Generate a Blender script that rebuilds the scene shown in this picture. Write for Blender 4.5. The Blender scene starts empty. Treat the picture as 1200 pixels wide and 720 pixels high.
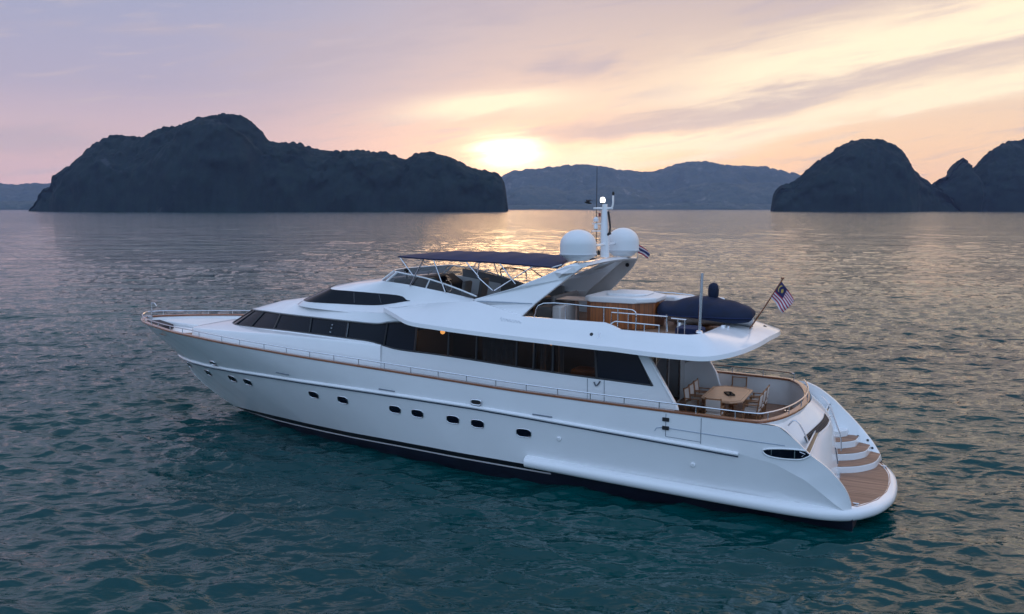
import bpy, bmesh, math, random
import numpy as np
from mathutils import Vector, Matrix
from mathutils.bvhtree import BVHTree
from mathutils.geometry import tessellate_polygon

random.seed(7)
rng = np.random.default_rng(11)
R = math.radians
SC = bpy.context.scene
COL = SC.collection

# ------------------------------------------------------------------ camera
CAM_H = 8.6
cam_d = bpy.data.cameras.new("camera")
cam_d.sensor_width = 36.0
cam_d.lens = 970.0 / 1200.0 * 36.0
cam_d.clip_start = 0.1
cam_d.clip_end = 60000.0
cam = bpy.data.objects.new("camera", cam_d)
COL.objects.link(cam)
cam.location = (0, 0, CAM_H)
PITCH = math.atan((360 - 244.5) / 970.0)
cam.rotation_euler = (math.pi / 2 - PITCH, 0, 0)
SC.camera = cam

# ------------------------------------------------------------------ node helper
class NT:
    def __init__(self, tree):
        self.t = tree
        tree.nodes.clear()
    def n(self, typ, **kw):
        nd = self.t.nodes.new(typ)
        for k, v in kw.items():
            if k == 'ins':
                for i, val in v.items():
                    self.set(nd, i, val)
            else:
                setattr(nd, k, v)
        return nd
    def set(self, nd, i, val):
        s = nd.inputs[i]
        if isinstance(val, bpy.types.NodeSocket):
            self.t.links.new(val, s)
        elif isinstance(val, bpy.types.Node):
            self.t.links.new(val.outputs[0], s)
        else:
            s.default_value = val
    def math(self, op, a, b=0.0, c=0.0, clamp=False):
        nd = self.n('ShaderNodeMath', operation=op, use_clamp=clamp)
        self.set(nd, 0, a); self.set(nd, 1, b); self.set(nd, 2, c)
        return nd.outputs[0]
    def sstep(self, v, lo, hi):
        nd = self.n('ShaderNodeMapRange', interpolation_type='SMOOTHSTEP')
        self.set(nd, 0, v); self.set(nd, 1, lo); self.set(nd, 2, hi)
        nd.inputs[3].default_value = 0.0; nd.inputs[4].default_value = 1.0
        return nd.outputs[0]
    def mix(self, f, a, b, mode='MIX'):
        nd = self.n('ShaderNodeMix', data_type='RGBA', blend_type=mode)
        self.set(nd, 0, f); self.set(nd, 6, a); self.set(nd, 7, b)
        return nd.outputs[2]
    def noise(self, vec, scale, detail=4.0, rough=0.55, dist=0.0):
        nd = self.n('ShaderNodeTexNoise')
        if vec is not None: self.set(nd, 'Vector', vec)
        self.set(nd, 'Scale', scale); self.set(nd, 'Detail', detail)
        self.set(nd, 'Roughness', rough); self.set(nd, 'Distortion', dist)
        return nd.outputs[0]
    def ramp(self, f, stops):
        nd = self.n('ShaderNodeValToRGB')
        e = nd.color_ramp.elements
        while len(e) < len(stops): e.new(0.5)
        for el, (p, c) in zip(e, stops):
            el.position = p; el.color = (*c, 1.0)
        self.set(nd, 0, f)
        return nd.outputs[0]

def C4(c): return (c[0], c[1], c[2], 1.0)

# ------------------------------------------------------------------ world: dusk sky
SUN_EL, SUN_AZ = 4.0, 0.0          # azimuth measured from +Y (straight ahead) towards +X
world = bpy.data.worlds.new("World")
SC.world = world
world.use_nodes = True
w = NT(world.node_tree)
tc = w.n('ShaderNodeTexCoord')
sep = w.n('ShaderNodeSeparateXYZ'); w.set(sep, 0, tc.outputs['Generated'])
dx, dy, dz = sep.outputs
el = w.math('DIVIDE', w.math('ARCSINE', dz), math.pi / 180)            # degrees
az = w.math('DIVIDE', w.math('ARCTAN2', dx, dy), math.pi / 180)        # degrees, 0 ahead, + right
elc = w.math('MAXIMUM', el, 0.0)
t90 = w.math('DIVIDE', elc, 90.0)
front_left = w.ramp(t90, [(0.0, (.92, .58, .56)), (.025, (.86, .59, .56)), (.085, (.46, .42, .55)),
                          (.17, (.325, .375, .56)), (.34, (.72, .74, .92)), (.52, (.30, .38, .56)), (1.0, (.45, .60, .95))])
front_right = w.ramp(t90, [(0.0, (1.30, .74, .38)), (.03, (1.25, .80, .45)), (.08, (.90, .69, .53)),
                           (.16, (.58, .48, .49)), (.34, (1.70, 1.26, .96)), (.52, (.34, .38, .52)), (1.0, (.45, .60, .95))])
back = w.ramp(t90, [(0.0, (.38, .50, .72)), (.12, (.57, .79, 1.13)), (.4, (.68, .95, 1.38)), (1.0, (.42, .56, .90))])
fr = w.mix(w.sstep(az, -24.0, 16.0), front_left, front_right)
base = w.mix(w.sstep(w.math('ABSOLUTE', az), 55.0, 120.0), fr, back)
nish = w.n('ShaderNodeTexSky', sky_type='NISHITA')
nish.sun_disc = False
nish.sun_elevation = R(SUN_EL)
nish.sun_rotation = R(SUN_AZ)
nish.air_density = 1.4
nish.dust_density = 1.6
nis = w.mix(1.0, nish.outputs[0], (.055, .055, .055, 1), 'MULTIPLY')
base = w.mix(0.12, base, nis)
# streaky clouds: noise in (azimuth, elevation) stretched along the horizon and tilted up to the right
elt = w.math('SUBTRACT', el, w.math('MULTIPLY', az, 0.13))
cv = w.n('ShaderNodeCombineXYZ')
w.set(cv, 0, w.math('MULTIPLY', az, 0.055)); w.set(cv, 1, w.math('MULTIPLY', elt, 0.36)); w.set(cv, 2, 3.7)
n1 = w.noise(cv.outputs[0], 1.0, 6.0, 0.55, 0.35)
cv2 = w.n('ShaderNodeCombineXYZ')
w.set(cv2, 0, w.math('MULTIPLY', az, 0.14)); w.set(cv2, 1, w.math('MULTIPLY', elt, 1.25)); w.set(cv2, 2, 9.1)
n2 = w.noise(cv2.outputs[0], 1.0, 5.0, 0.6, 0.5)
def gauss(v, c, s):
    q = w.math('DIVIDE', w.math('SUBTRACT', v, c), s)
    return w.math('EXPONENT', w.math('MULTIPLY', w.math('MULTIPLY', q, q), -1.0))
frontm = w.math('SUBTRACT', 1.0, w.sstep(w.math('ABSOLUTE', az), 50.0, 90.0))
# bright gaps in the cloud deck (cream), growing to the right: two long slanted bands
wob = w.math('ADD', w.math('MULTIPLY', w.math('SUBTRACT', n1, 0.5), 5.0), w.math('MULTIPLY', w.math('SUBTRACT', n2, 0.5), 3.0))
b1 = gauss(w.math('ADD', w.math('SUBTRACT', el, w.math('MULTIPLY', az, 0.165)), wob), 6.1, 1.55)
b1 = w.math('MULTIPLY', b1, w.sstep(az, 2.0, 20.0))
b2 = gauss(w.math('ADD', w.math('SUBTRACT', el, w.math('MULTIPLY', az, 0.165)), w.math('MULTIPLY', wob, 0.8)), 2.4, 1.0)
b2 = w.math('MULTIPLY', b2, w.sstep(az, -6.0, 8.0))
b3 = w.math('MULTIPLY', gauss(w.math('ADD', w.math('SUBTRACT', el, w.math('MULTIPLY', az, 0.10)), w.math('MULTIPLY', wob, 0.5)), 6.9, 0.75),
            gauss(az, -1.5, 5.0))
bands = w.math('ADD', w.math('ADD', b1, b2), w.math('MULTIPLY', b3, 1.3), clamp=True)
bands = w.math('MULTIPLY', w.math('MULTIPLY', bands, frontm), w.math('ADD', 0.55, w.math('MULTIPLY', n2, 1.05)), clamp=True)
# grey mauve cloud bars
bars = w.math('MULTIPLY', w.sstep(n1, 0.50, 0.66), frontm)
bars = w.math('MULTIPLY', bars, w.sstep(el, 1.0, 5.5))
base = w.mix(w.math('MULTIPLY', bars, 0.7), base, (.50, .42, .46, 1))
fine = w.math('MULTIPLY', w.sstep(n2, 0.52, 0.70), w.math('MULTIPLY', frontm, 0.5))
base = w.mix(fine, base, (.58, .48, .49, 1))
bar2 = w.math('MULTIPLY', gauss(w.math('ADD', w.math('SUBTRACT', el, w.math('MULTIPLY', az, 0.165)), w.math('MULTIPLY', wob, .7)), 4.35, 0.8), w.math('MULTIPLY', w.sstep(az, -3.0, 6.0), frontm))
base = w.mix(w.math('MULTIPLY', bar2, 0.85), base, (.52, .42, .43, 1))
streak = w.math('MULTIPLY', gauss(w.math('ADD', w.math('SUBTRACT', el, w.math('MULTIPLY', az, 0.10)), w.math('MULTIPLY', wob, .35)), 3.6, 0.35), w.math('MULTIPLY', w.sstep(n2, .40, .62), gauss(az, 9.0, 7.0)))
base = w.mix(w.math('MULTIPLY', bands, 0.95), base, (1.12, .90, .63, 1))
base = w.mix(w.math('MULTIPLY', streak, 0.7), base, (.62, .44, .40, 1))
# warm glow round the veiled sun
def ang_glow(e0, a0, se, sa):
    return w.math('MULTIPLY', gauss(el, e0, se), gauss(az, a0, sa))
g1 = w.math('MULTIPLY', ang_glow(3.8, -0.3, .85, 1.9), 4.0)
g2 = w.math('MULTIPLY', ang_glow(2.4, 1.5, 4.0, 12.0), 0.42)
g1 = w.math('MULTIPLY', g1, w.sstep(n2, 0.22, 0.60))
glow = w.mix(1.0, (0, 0, 0, 1), (1.0, .72, .36, 1))
gl1 = w.n('ShaderNodeVectorMath', operation='SCALE'); gl1.inputs[0].default_value = (1.0, .80, .46); w.set(gl1, 'Scale', g1)
gl2 = w.n('ShaderNodeVectorMath', operation='SCALE'); gl2.inputs[0].default_value = (1.0, .56, .18); w.set(gl2, 'Scale', g2)
ad = w.n('ShaderNodeVectorMath', operation='ADD'); w.set(ad, 0, base); w.set(ad, 1, gl1.outputs[0])
ad2 = w.n('ShaderNodeVectorMath', operation='ADD'); w.set(ad2, 0, ad.outputs[0]); w.set(ad2, 1, gl2.outputs[0])
bg = w.n('ShaderNodeBackground'); w.set(bg, 0, ad2.outputs[0]); bg.inputs[1].default_value = 0.93
out = w.n('ShaderNodeOutputWorld'); w.set(out, 0, bg)
world.cycles.sampling_method = 'MANUAL'
world.cycles.sample_map_resolution = 1024

# ------------------------------------------------------------------ sun behind thin cloud
sun_d = bpy.data.lights.new("sun", 'SUN')
sun_d.energy = 0.11
sun_d.angle = R(12.0)
sun_d.color = (1.0, .56, .24)
sun = bpy.data.objects.new("sun", sun_d)
COL.objects.link(sun)
sd = Vector((math.sin(R(SUN_AZ)) * math.cos(R(SUN_EL)), math.cos(R(SUN_AZ)) * math.cos(R(SUN_EL)), math.sin(R(SUN_EL))))
sun.rotation_euler = sd.to_track_quat('Z', 'Y').to_euler()

vs = SC.view_settings
vs.view_transform = 'Standard'
vs.look = 'None'
vs.exposure = 0.34
vs.gamma = 1.0
vs.use_curve_mapping = False
SC.cycles.use_denoising = True
SC.cycles.max_bounces = 8
SC.cycles.transparent_max_bounces = 12
SC.cycles.volume_bounces = 0
SC.cycles.caustics_reflective = False
SC.cycles.caustics_refractive = False

# ------------------------------------------------------------------ materials
MATS = {}
def mat(name, base, rough=0.5, metal=0.0, spec=0.5, coat=0.0, emit=None, estr=0.0, var=0.0, vscale=3.0, bump=0.0, bscale=40.0):
    if name in MATS: return MATS[name]
    m = bpy.data.materials.new(name); m.use_nodes = True
    t = NT(m.node_tree)
    p = t.n('ShaderNodeBsdfPrincipled')
    o = t.n('ShaderNodeOutputMaterial'); t.set(o, 0, p)
    p.inputs['Base Color'].default_value = C4(base)
    p.inputs['Roughness'].default_value = rough
    p.inputs['Metallic'].default_value = metal
    p.inputs['Specular IOR Level'].default_value = spec
    p.inputs['Coat Weight'].default_value = coat
    p.inputs['Coat Roughness'].default_value = 0.08
    if emit:
        p.inputs['Emission Color'].default_value = C4(emit); p.inputs['Emission Strength'].default_value = estr
    if var > 0 or bump > 0:
        c = t.n('ShaderNodeTexCoord')
        n = t.noise(c.outputs['Object'], vscale, 5.0, 0.6)
        if var > 0:
            d = tuple(max(0, b * (1 - var)) for b in base)
            l = tuple(min(1, b * (1 + var)) for b in base)
            t.set(p, 'Base Color', t.ramp(n, [(0.3, d), (0.7, l)]))
            rr = t.n('ShaderNodeMapRange'); t.set(rr, 0, n)
            rr.inputs[3].default_value = max(0.02, rough - .07); rr.inputs[4].default_value = min(1, rough + .07)
            t.set(p, 'Roughness', rr.outputs[0])
        if bump > 0:
            b = t.n('ShaderNodeBump'); b.inputs['Strength'].default_value = bump; b.inputs['Distance'].default_value = 0.01
            t.set(b, 'Height', t.noise(c.outputs['Object'], bscale, 3.0, 0.6)); t.set(p, 'Normal', b.outputs[0])
    MATS[name] = m
    return m

WHITE = mat("white_gelcoat", (.80, .81, .82), .22, coat=.5, var=.03, vscale=.6)
WHITE2 = mat("white_deck_paint", (.78, .78, .78), .5, var=.05, vscale=1.5)
GREYW = mat("warm_grey_liner", (.48, .47, .46), .6, var=.06, vscale=1.2)
BLACK = mat("black_boot_paint", (.006, .007, .010), .3, var=.3, vscale=2)
NAVYP = mat("dark_antifoul", (.008, .010, .022), .5, var=.3, vscale=2)
STRIPE = mat("pale_line_paint", (.62, .58, .58), .4)
STEEL = mat("stainless_steel", (.62, .63, .66), .22, metal=1.0)
NAVY = mat("navy_canvas", (.004, .014, .062), .85, var=.25, vscale=3, bump=.3, bscale=30)
NAVY2 = mat("dark_navy_canvas", (.003, .010, .036), .85, var=.3, vscale=4, bump=.4, bscale=18)
CUSH = mat("black_cushion", (.010, .011, .018), .7, var=.2, vscale=4, bump=.2)
GLASSD = mat("dark_glass", (.002, .005, .012), .05, spec=.18)
RUBBER = mat("black_rubber", (.012, .012, .014), .6)
LINEN = mat("white_linen", (.54, .50, .47), .85, var=.05, vscale=6)
CREAM = mat("cream_curtain", (.42, .37, .31), .85, var=.12, vscale=5)
DARKIN = mat("dark_interior", (.03, .024, .02), .6, var=.3, vscale=1.5)
LEATH = mat("taupe_upholstery", (.16, .15, .145), .65, var=.12, vscale=3)
SEAM = mat("panel_gap", (.13, .16, .20), .6)
LAMP = mat("warm_lamp", (.8, .5, .2), .4, emit=(1.0, .42, .10), estr=3.4)
LAMPW = mat("white_lamp", (1, 1, 1), .4, emit=(1.0, .85, .65), estr=9.0)
REDG = mat("red_cloth", (.35, .015, .06), .8)
BLUEG = mat("blue_cloth", (.022, .022, .10), .8)
WHITEG = mat("white_cloth", (.66, .60, .62), .8)
YELG = mat("gold_cloth", (.62, .42, .10), .8)
TINT = None

def wood(name, c1, c2, scale, axis=0, rough=.45, seam=0.0, coat=0.0):
    m = bpy.data.materials.new(name); m.use_nodes = True
    t = NT(m.node_tree)
    p = t.n('ShaderNodeBsdfPrincipled'); o = t.n('ShaderNodeOutputMaterial'); t.set(o, 0, p)
    c = t.n('ShaderNodeTexCoord')
    mp = t.n('ShaderNodeMapping'); t.set(mp, 0, c.outputs['Object'])
    s = [14.0, 14.0, 14.0]; s[axis] = 0.9
    mp.inputs['Scale'].default_value = s
    g = t.noise(mp.outputs[0], scale, 6.0, .6, .6)
    col = t.ramp(g, [(.3, c1), (.7, c2)])
    if seam > 0:
        sp = t.n('ShaderNodeSeparateXYZ'); t.set(sp, 0, c.outputs['Object'])
        k = 1 if axis == 0 else 0
        v = t.math('DIVIDE', sp.outputs[k], seam)
        fr_ = t.math('FRACT', v)
        line = t.math('LESS_THAN', fr_, 0.10)
        fl = t.n('ShaderNodeTexWhiteNoise', noise_dimensions='1D'); t.set(fl, 'W', t.math('FLOOR', v))
        tone = t.math('MULTIPLY_ADD', fl.outputs[0], 0.45, 0.75)
        tn = t.n('ShaderNodeVectorMath', operation='SCALE'); t.set(tn, 0, col); t.set(tn, 'Scale', tone)
        col = t.mix(t.math('MULTIPLY', line, .8), tn.outputs[0], (.03, .022, .018, 1))
    t.set(p, 'Base Color', col)
    p.inputs['Roughness'].default_value = rough
    p.inputs['Coat Weight'].default_value = coat
    return m
TEAK = wood("teak_deck", (.19, .12, .085), (.31, .21, .155), 1.0, 1, .65, seam=.085)
TEAKL = wood("teak_sole", (.24, .125, .075), (.37, .215, .14), 1.0, 0, .65, seam=.07)
VARN = wood("varnished_teak", (.17, .055, .022), (.30, .11, .045), 1.0, 0, .25, coat=.6)
FURN = wood("teak_furniture", (.20, .085, .035), (.36, .18, .085), 1.2, 0, .45)
PANEL = wood("mahogany_panel", (.21, .06, .016), (.40, .135, .04), .8, 2, .3, seam=.11, coat=.5)

def tinted(name, tr, rough=.02, f=1.22):
    m = bpy.data.materials.new(name); m.use_nodes = True
    t = NT(m.node_tree)
    a = t.n('ShaderNodeBsdfTransparent'); a.inputs[0].default_value = C4(tr)
    g = t.n('ShaderNodeBsdfGlossy'); g.inputs['Color'].default_value = (1, 1, 1, 1); g.inputs['Roughness'].default_value = rough
    fz = t.n('ShaderNodeFresnel'); fz.inputs[0].default_value = f
    mx = t.n('ShaderNodeMixShader'); t.set(mx, 0, fz.outputs[0]); t.set(mx, 1, a); t.set(mx, 2, g)
    o = t.n('ShaderNodeOutputMaterial'); t.set(o, 0, mx)
    return m
TINT = tinted("tinted_window_glass", (.20, .21, .235))
SMOKE = tinted("smoked_screen_glass", (.36, .40, .46), f=1.6)

# ------------------------------------------------------------------ mesh builder
def rs(pts, n, closed=False):
    """resample a 3D polyline with a smooth (Catmull-Rom) curve, n points per unit spacing"""
    P = [Vector(p) for p in pts]
    out = []
    m = len(P)
    seg = m if closed else m - 1
    for i in range(seg):
        p1, p2 = P[i], P[(i + 1) % m]
        p0 = P[i - 1] if (closed or i > 0) else p1 * 2 - p2
        p3 = P[(i + 2) % m] if (closed or i + 2 < m) else p2 * 2 - p1
        for k in range(n):
            t = k / n
            out.append(0.5 * ((2 * p1) + (p2 - p0) * t + (2 * p0 - 5 * p1 + 4 * p2 - p3) * t * t + (3 * p1 - p0 - 3 * p2 + p3) * t ** 3))
    if not closed: out.append(P[-1].copy())
    return out

class MB:
    def __init__(self):
        self.v = []; self.f = []; self.mi = []
    def add(self, verts, faces, mi=0):
        o = len(self.v)
        self.v += [tuple(x) for x in verts]
        self.f += [tuple(i + o for i in f) for f in faces]
        self.mi += [mi] * len(faces)
        return self
    def grid(self, rows, closed=False, mi=0, flip=False):
        n = len(rows[0]); verts = [p for r in rows for p in r]; faces = []
        for j in range(len(rows) - 1):
            for i in range(n if closed else n - 1):
                a = j * n + i; b = j * n + (i + 1) % n
                q = (a, b, b + n, a + n)
                faces.append(q[::-1] if flip else q)
        return self.add(verts, faces, mi)
    def poly(self, pts, mi=0):
        return self.add(pts, [tuple(range(len(pts)))], mi)
    def fill(self, pts, mi=0):
        tri = tessellate_polygon([[Vector(p) for p in pts]])
        return self.add(pts, [tuple(t) for t in tri], mi)
    def box(self, c, s, rz=0.0, ry=0.0, mi=0):
        M = Matrix.Translation(c) @ Matrix.Rotation(rz, 4, 'Z') @ Matrix.Rotation(ry, 4, 'Y')
        vv = [M @ Vector((x * s[0] / 2, y * s[1] / 2, z * s[2] / 2)) for x in (-1, 1) for y in (-1, 1) for z in (-1, 1)]
        ff = [(0, 1, 3, 2), (4, 6, 7, 5), (0, 4, 5, 1), (2, 3, 7, 6), (0, 2, 6, 4), (1, 5, 7, 3)]
        return self.add(vv, ff, mi)
    def prism(self, poly, vec, mi=0):
        n = len(poly); a = [Vector(p) for p in poly]; b = [p + Vector(vec) for p in a]
        tri = [tuple(t) for t in tessellate_polygon([a])]
        o = len(self.v)
        self.add(a + b, [t for t in tri] + [tuple(i + n for i in t[::-1]) for t in tri] +
                 [(i, (i + 1) % n, (i + 1) % n + n, i + n) for i in range(n)], mi)
        return self
    def tube(self, path, r, n=8, closed=False, cap=True, mi=0, sx=1.0, sz=1.0):
        P = [Vector(p) for p in path]; m = len(P); rows = []
        for i, p in enumerate(P):
            if closed: d = P[(i + 1) % m] - P[i - 1]
            else: d = P[min(i + 1, m - 1)] - P[max(i - 1, 0)]
            if d.length < 1e-9: d = Vector((1, 0, 0))
            d.normalize()
            u = Vector((0, 0, 1)).cross(d)
            if u.length < 0.05: u = Vector((1, 0, 0)).cross(d)
            u.normalize(); v = d.cross(u)
            rr = r[i] if isinstance(r, (list, tuple)) else r
            rows.append([p + u * (math.cos(2 * math.pi * k / n) * rr * sx) + v * (math.sin(2 * math.pi * k / n) * rr * sz) for k in range(n)])
        if closed: rows.append(rows[0])
        o = len(self.v)
        self.grid(rows, True, mi)
        if cap and not closed:
            self.poly(rows[0][::-1], mi); self.poly(rows[-1], mi)
        return self
    def lathe(self, prof, c, n=32, mi=0):
        rows = [[(c[0] + r * math.cos(2 * math.pi * k / n), c[1] + r * math.sin(2 * math.pi * k / n), c[2] + z) for k in range(n)] for r, z in prof]
        self.grid(rows, True, mi)
        return self
    def strip(self, path, prof, closed=False, caps=True, mi=0):
        """sweep a (side, up) profile along a near-horizontal path"""
        P = [Vector(p) for p in path]; m = len(P); rows = []
        for i, p in enumerate(P):
            d = (P[(i + 1) % m] - P[i - 1]) if closed else (P[min(i + 1, m - 1)] - P[max(i - 1, 0)])
            d.z = 0; d.normalize(); s = Vector((d.y, -d.x, 0))
            rows.append([p + s * a + Vector((0, 0, b)) for a, b in prof])
        if closed: rows.append(rows[0])
        self.grid(rows, True, mi)
        if caps and not closed:
            self.poly(rows[0], mi); self.poly(rows[-1][::-1], mi)
        return self
    def build(self, name, mats, parent=None, angle=35, bevel=0.0, merge=True, seg=2, normals=True):
        me = bpy.data.meshes.new(name)
        me.from_pydata(self.v, [], self.f)
        ms = mats if isinstance(mats, (list, tuple)) else [mats]
        for m in ms: me.materials.append(m)
        if len(ms) > 1: me.polygons.foreach_set('material_index', self.mi)
        bm = bmesh.new(); bm.from_mesh(me)
        if merge: bmesh.ops.remove_doubles(bm, verts=bm.verts, dist=1e-4)
        if normals: bmesh.ops.recalc_face_normals(bm, faces=bm.faces)
        bm.to_mesh(me); bm.free()
        me.shade_smooth()
        me.set_sharp_from_angle(angle=R(angle))
        ob = bpy.data.objects.new(name, me); COL.objects.link(ob)
        if parent is not None: ob.parent = parent
        if bevel > 0:
            b = ob.modifiers.new("bevel", 'BEVEL'); b.width = bevel; b.segments = seg; b.limit_method = 'ANGLE'; b.angle_limit = R(40)
            b.harden_normals = False
        return ob

def tag(o, label=None, cat=None, group=None, kind=None):
    if label: o['label'] = label
    if cat: o['category'] = cat
    if group: o['group'] = group
    if kind: o['kind'] = kind
    return o
def empty(name, loc=(0, 0, 0), rz=0.0, parent=None):
    o = bpy.data.objects.new(name, None); COL.objects.link(o)
    o.location = loc; o.rotation_euler = (0, 0, rz); o.empty_display_size = .2
    if parent is not None: o.parent = parent
    return o
def copy_tree(o, parent=None):
    c = o.copy(); COL.objects.link(c)
    if parent is not None: c.parent = parent
    for ch in list(o.children): copy_tree(ch, c)
    return c
def mir(pts): return [(p[0], -p[1], p[2]) for p in pts]
def I(x, tab):
    return float(np.interp(x, [a[0] for a in tab], [a[1] for a in tab]))

# ================================================================== SETTING
# ---------------------------------------------------------------- water
def make_water():
    # sea surface: rings round the viewpoint's foot, dense where waves are large in view, out to 12 km
    rad = [0.0, 6.0]
    r = 9.0
    while r < 1000:
        rad.append(r); r *= 1.0042 if r < 90 else 1.0058
    while r < 9300:
        rad.append(r); r *= 1.12
    rad.append(9600.0)
    rad = np.array(rad)
    front = np.arange(-44, 44.001, 0.062)
    back = np.arange(46, 314, 4.0)
    # nine kilometres ahead, only as far as the haze box behind
    th = np.radians(np.concatenate([front, back]))
    A, B = np.meshgrid(th, rad)
    X = np.sin(A) * B; Y = np.cos(A) * B
    Z = np.zeros_like(X)
    fade = np.clip(1 - (B - 60) / 340, 0, 1) ** 1.0
    g = np.random.default_rng(5)
    NW = 64
    DX = np.zeros_like(X); DY = np.zeros_like(X)
    for k in range(NW):
        lam = 0.36 * (2.4 / 0.36) ** (k / (NW - 1))
        kk = 2 * math.pi / lam
        dirn = math.radians((282 if k % 3 else 245) + g.normal() * 24)      # travel direction, crests lie roughly across the view
        slope = 0.046 * (0.8 if lam > 1.6 else 1.0)
        amp = slope / kk * g.uniform(.6, 1.3)
        lim = 26 + 95 * lam
        f = np.clip(1 - (B - lim * .6) / (lim * .9), 0, 1) * fade
        ph = kk * (X * math.cos(dirn) + Y * math.sin(dirn)) + g.uniform(0, 6.28)
        Z += amp * f * np.sin(ph)
        q = 0.9 * amp * f * np.cos(ph)
        DX += q * math.cos(dirn); DY += q * math.sin(dirn)
    for k in range(26):                                  # longer, lower waves that carry on towards the islands
        lam = 3.0 * (11.0 / 3.0) ** (k / 25)
        kk = 2 * math.pi / lam
        dirn = math.radians(268 + g.normal() * 38)
        amp = .0125 / kk * g.uniform(.6, 1.3)
        f = np.clip(1 - (B - 300) / 680, 0, 1) * np.clip((90 * lam - B) / (40 * lam), 0, 1)
        Z += amp * f * np.sin(kk * (X * math.cos(dirn) + Y * math.sin(dirn)) + g.uniform(0, 6.28))
    # patches of calmer and rougher water
    pat = 0.82 + 0.25 * np.sin(X * .045 + 1.3 + 1.5 * np.sin(Y * .021)) * np.sin(Y * .06 + .4 + 1.2 * np.sin(X * .03))
    X = X + DX; Y = Y + DY; Z = Z * pat
    Y = np.maximum(Y, -890.0); X = np.clip(X, -8480.0, 8480.0)
    nr, nc = X.shape
    V = np.stack([X, Y, Z], -1).reshape(-1, 3)
    idx = np.arange(nr * nc).reshape(nr, nc)
    a = idx[:-1, :]; b = np.roll(idx, -1, axis=1)[:-1, :]; c = np.roll(idx, -1, axis=1)[1:, :]; d = idx[1:, :]
    F = np.stack([a, d, c, b], -1).reshape(-1, 4)
    me = bpy.data.meshes.new("sea_water")
    me.vertices.add(len(V)); me.vertices.foreach_set('co', V.astype(np.float32).ravel())
    me.loops.add(F.size); me.loops.foreach_set('vertex_index', F.astype(np.int32).ravel())
    me.polygons.add(len(F)); me.polygons.foreach_set('loop_start', (np.arange(len(F)) * 4).astype(np.int32))
    me.polygons.foreach_set('loop_total', np.full(len(F), 4, np.int32))
    me.update(calc_edges=True); me.validate()
    me.shade_smooth()
    m = bpy.data.materials.new("sea_water"); m.use_nodes = True
    t = NT(m.node_tree)
    p = t.n('ShaderNodeBsdfPrincipled'); o = t.n('ShaderNodeOutputMaterial'); t.set(o, 0, p)
    geo = t.n('ShaderNodeNewGeometry')
    mp = t.n('ShaderNodeMapping'); t.set(mp, 0, geo.outputs['Position'])
    mp.inputs['Rotation'].default_value = (0, 0, R(-8)); mp.inputs['Scale'].default_value = (.50, 1.0, 1.0)
    ns = t.noise(mp.outputs[0], 4.6, 2.0, .5, .15)
    nm = t.noise(mp.outputs[0], 1.15, 2.0, .5, .15)
    nl = t.noise(mp.outputs[0], .28, 2.0, .5, .2)
    ng = t.noise(mp.outputs[0], .019, 2.0, .5, .2)
    nf = t.noise(mp.outputs[0], .07, 2.0, .5, .2)
    h = t.math('ADD', t.math('MULTIPLY', ns, .12), t.math('ADD', t.math('MULTIPLY', nm, .42), t.math('ADD', t.math('MULTIPLY', nl, 1.25), t.math('ADD', t.math('MULTIPLY', nf, 3.0), t.math('MULTIPLY', ng, 3.0)))))
    bp = t.n('ShaderNodeBump'); bp.inputs['Strength'].default_value = .52; bp.inputs['Distance'].default_value = 1.0
    t.set(bp, 'Height', h); t.set(p, 'Normal', bp.outputs[0])
    cn = t.noise(geo.outputs['Position'], .035, 3.0, .5)
    t.set(p, 'Base Color', t.ramp(cn, [(.35, (.000, .036, .042)), (.65, (.000, .054, .051))]))
    p.inputs['Roughness'].default_value = .08
    p.inputs['IOR'].default_value = 1.333
    me.materials.append(m)
    ob = bpy.data.objects.new("sea_water", me); COL.objects.link(ob)
    tag(ob, "dark teal rippled sea water spreading out to the horizon", "water", kind="structure")
make_water()

# ---------------------------------------------------------------- islands
def hash2(i, j, s):
    h = np.sin(i * 127.1 + j * 311.7 + s * 74.7) * 43758.5453
    return h - np.floor(h)
def vnoise(x, y, s):
    i = np.floor(x); j = np.floor(y); fx = x - i; fy = y - j
    fx = fx * fx * (3 - 2 * fx); fy = fy * fy * (3 - 2 * fy)
    a = hash2(i, j, s); b = hash2(i + 1, j, s); c = hash2(i, j + 1, s); d = hash2(i + 1, j + 1, s)
    return (a * (1 - fx) + b * fx) * (1 - fy) + (c * (1 - fx) + d * fx) * fy
def fbm(x, y, s, o=4):
    v = 0; a = .5
    for k in range(o):
        v = v + a * (vnoise(x * 2 ** k, y * 2 ** k, s + k) - .5); a *= .55
    return v
def canopy(x, y, cell, s):
    """height of a packed cover of round tree crowns"""
    i0 = np.floor(x / cell); j0 = np.floor(y / cell); best = np.zeros_like(x)
    for di in (-1, 0, 1):
        for dj in (-1, 0, 1):
            i = i0 + di; j = j0 + dj
            cx = (i + .15 + .7 * hash2(i, j, s)) * cell; cy = (j + .15 + .7 * hash2(i, j, s + 9)) * cell
            rr = cell * (.55 + .45 * hash2(i, j, s + 4))
            d2 = ((x - cx) ** 2 + (y - cy) ** 2) / rr ** 2
            best = np.maximum(best, np.sqrt(np.clip(1 - d2, 0, 1)) * rr * (.8 + .6 * hash2(i, j, s + 2)))
    return best

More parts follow.
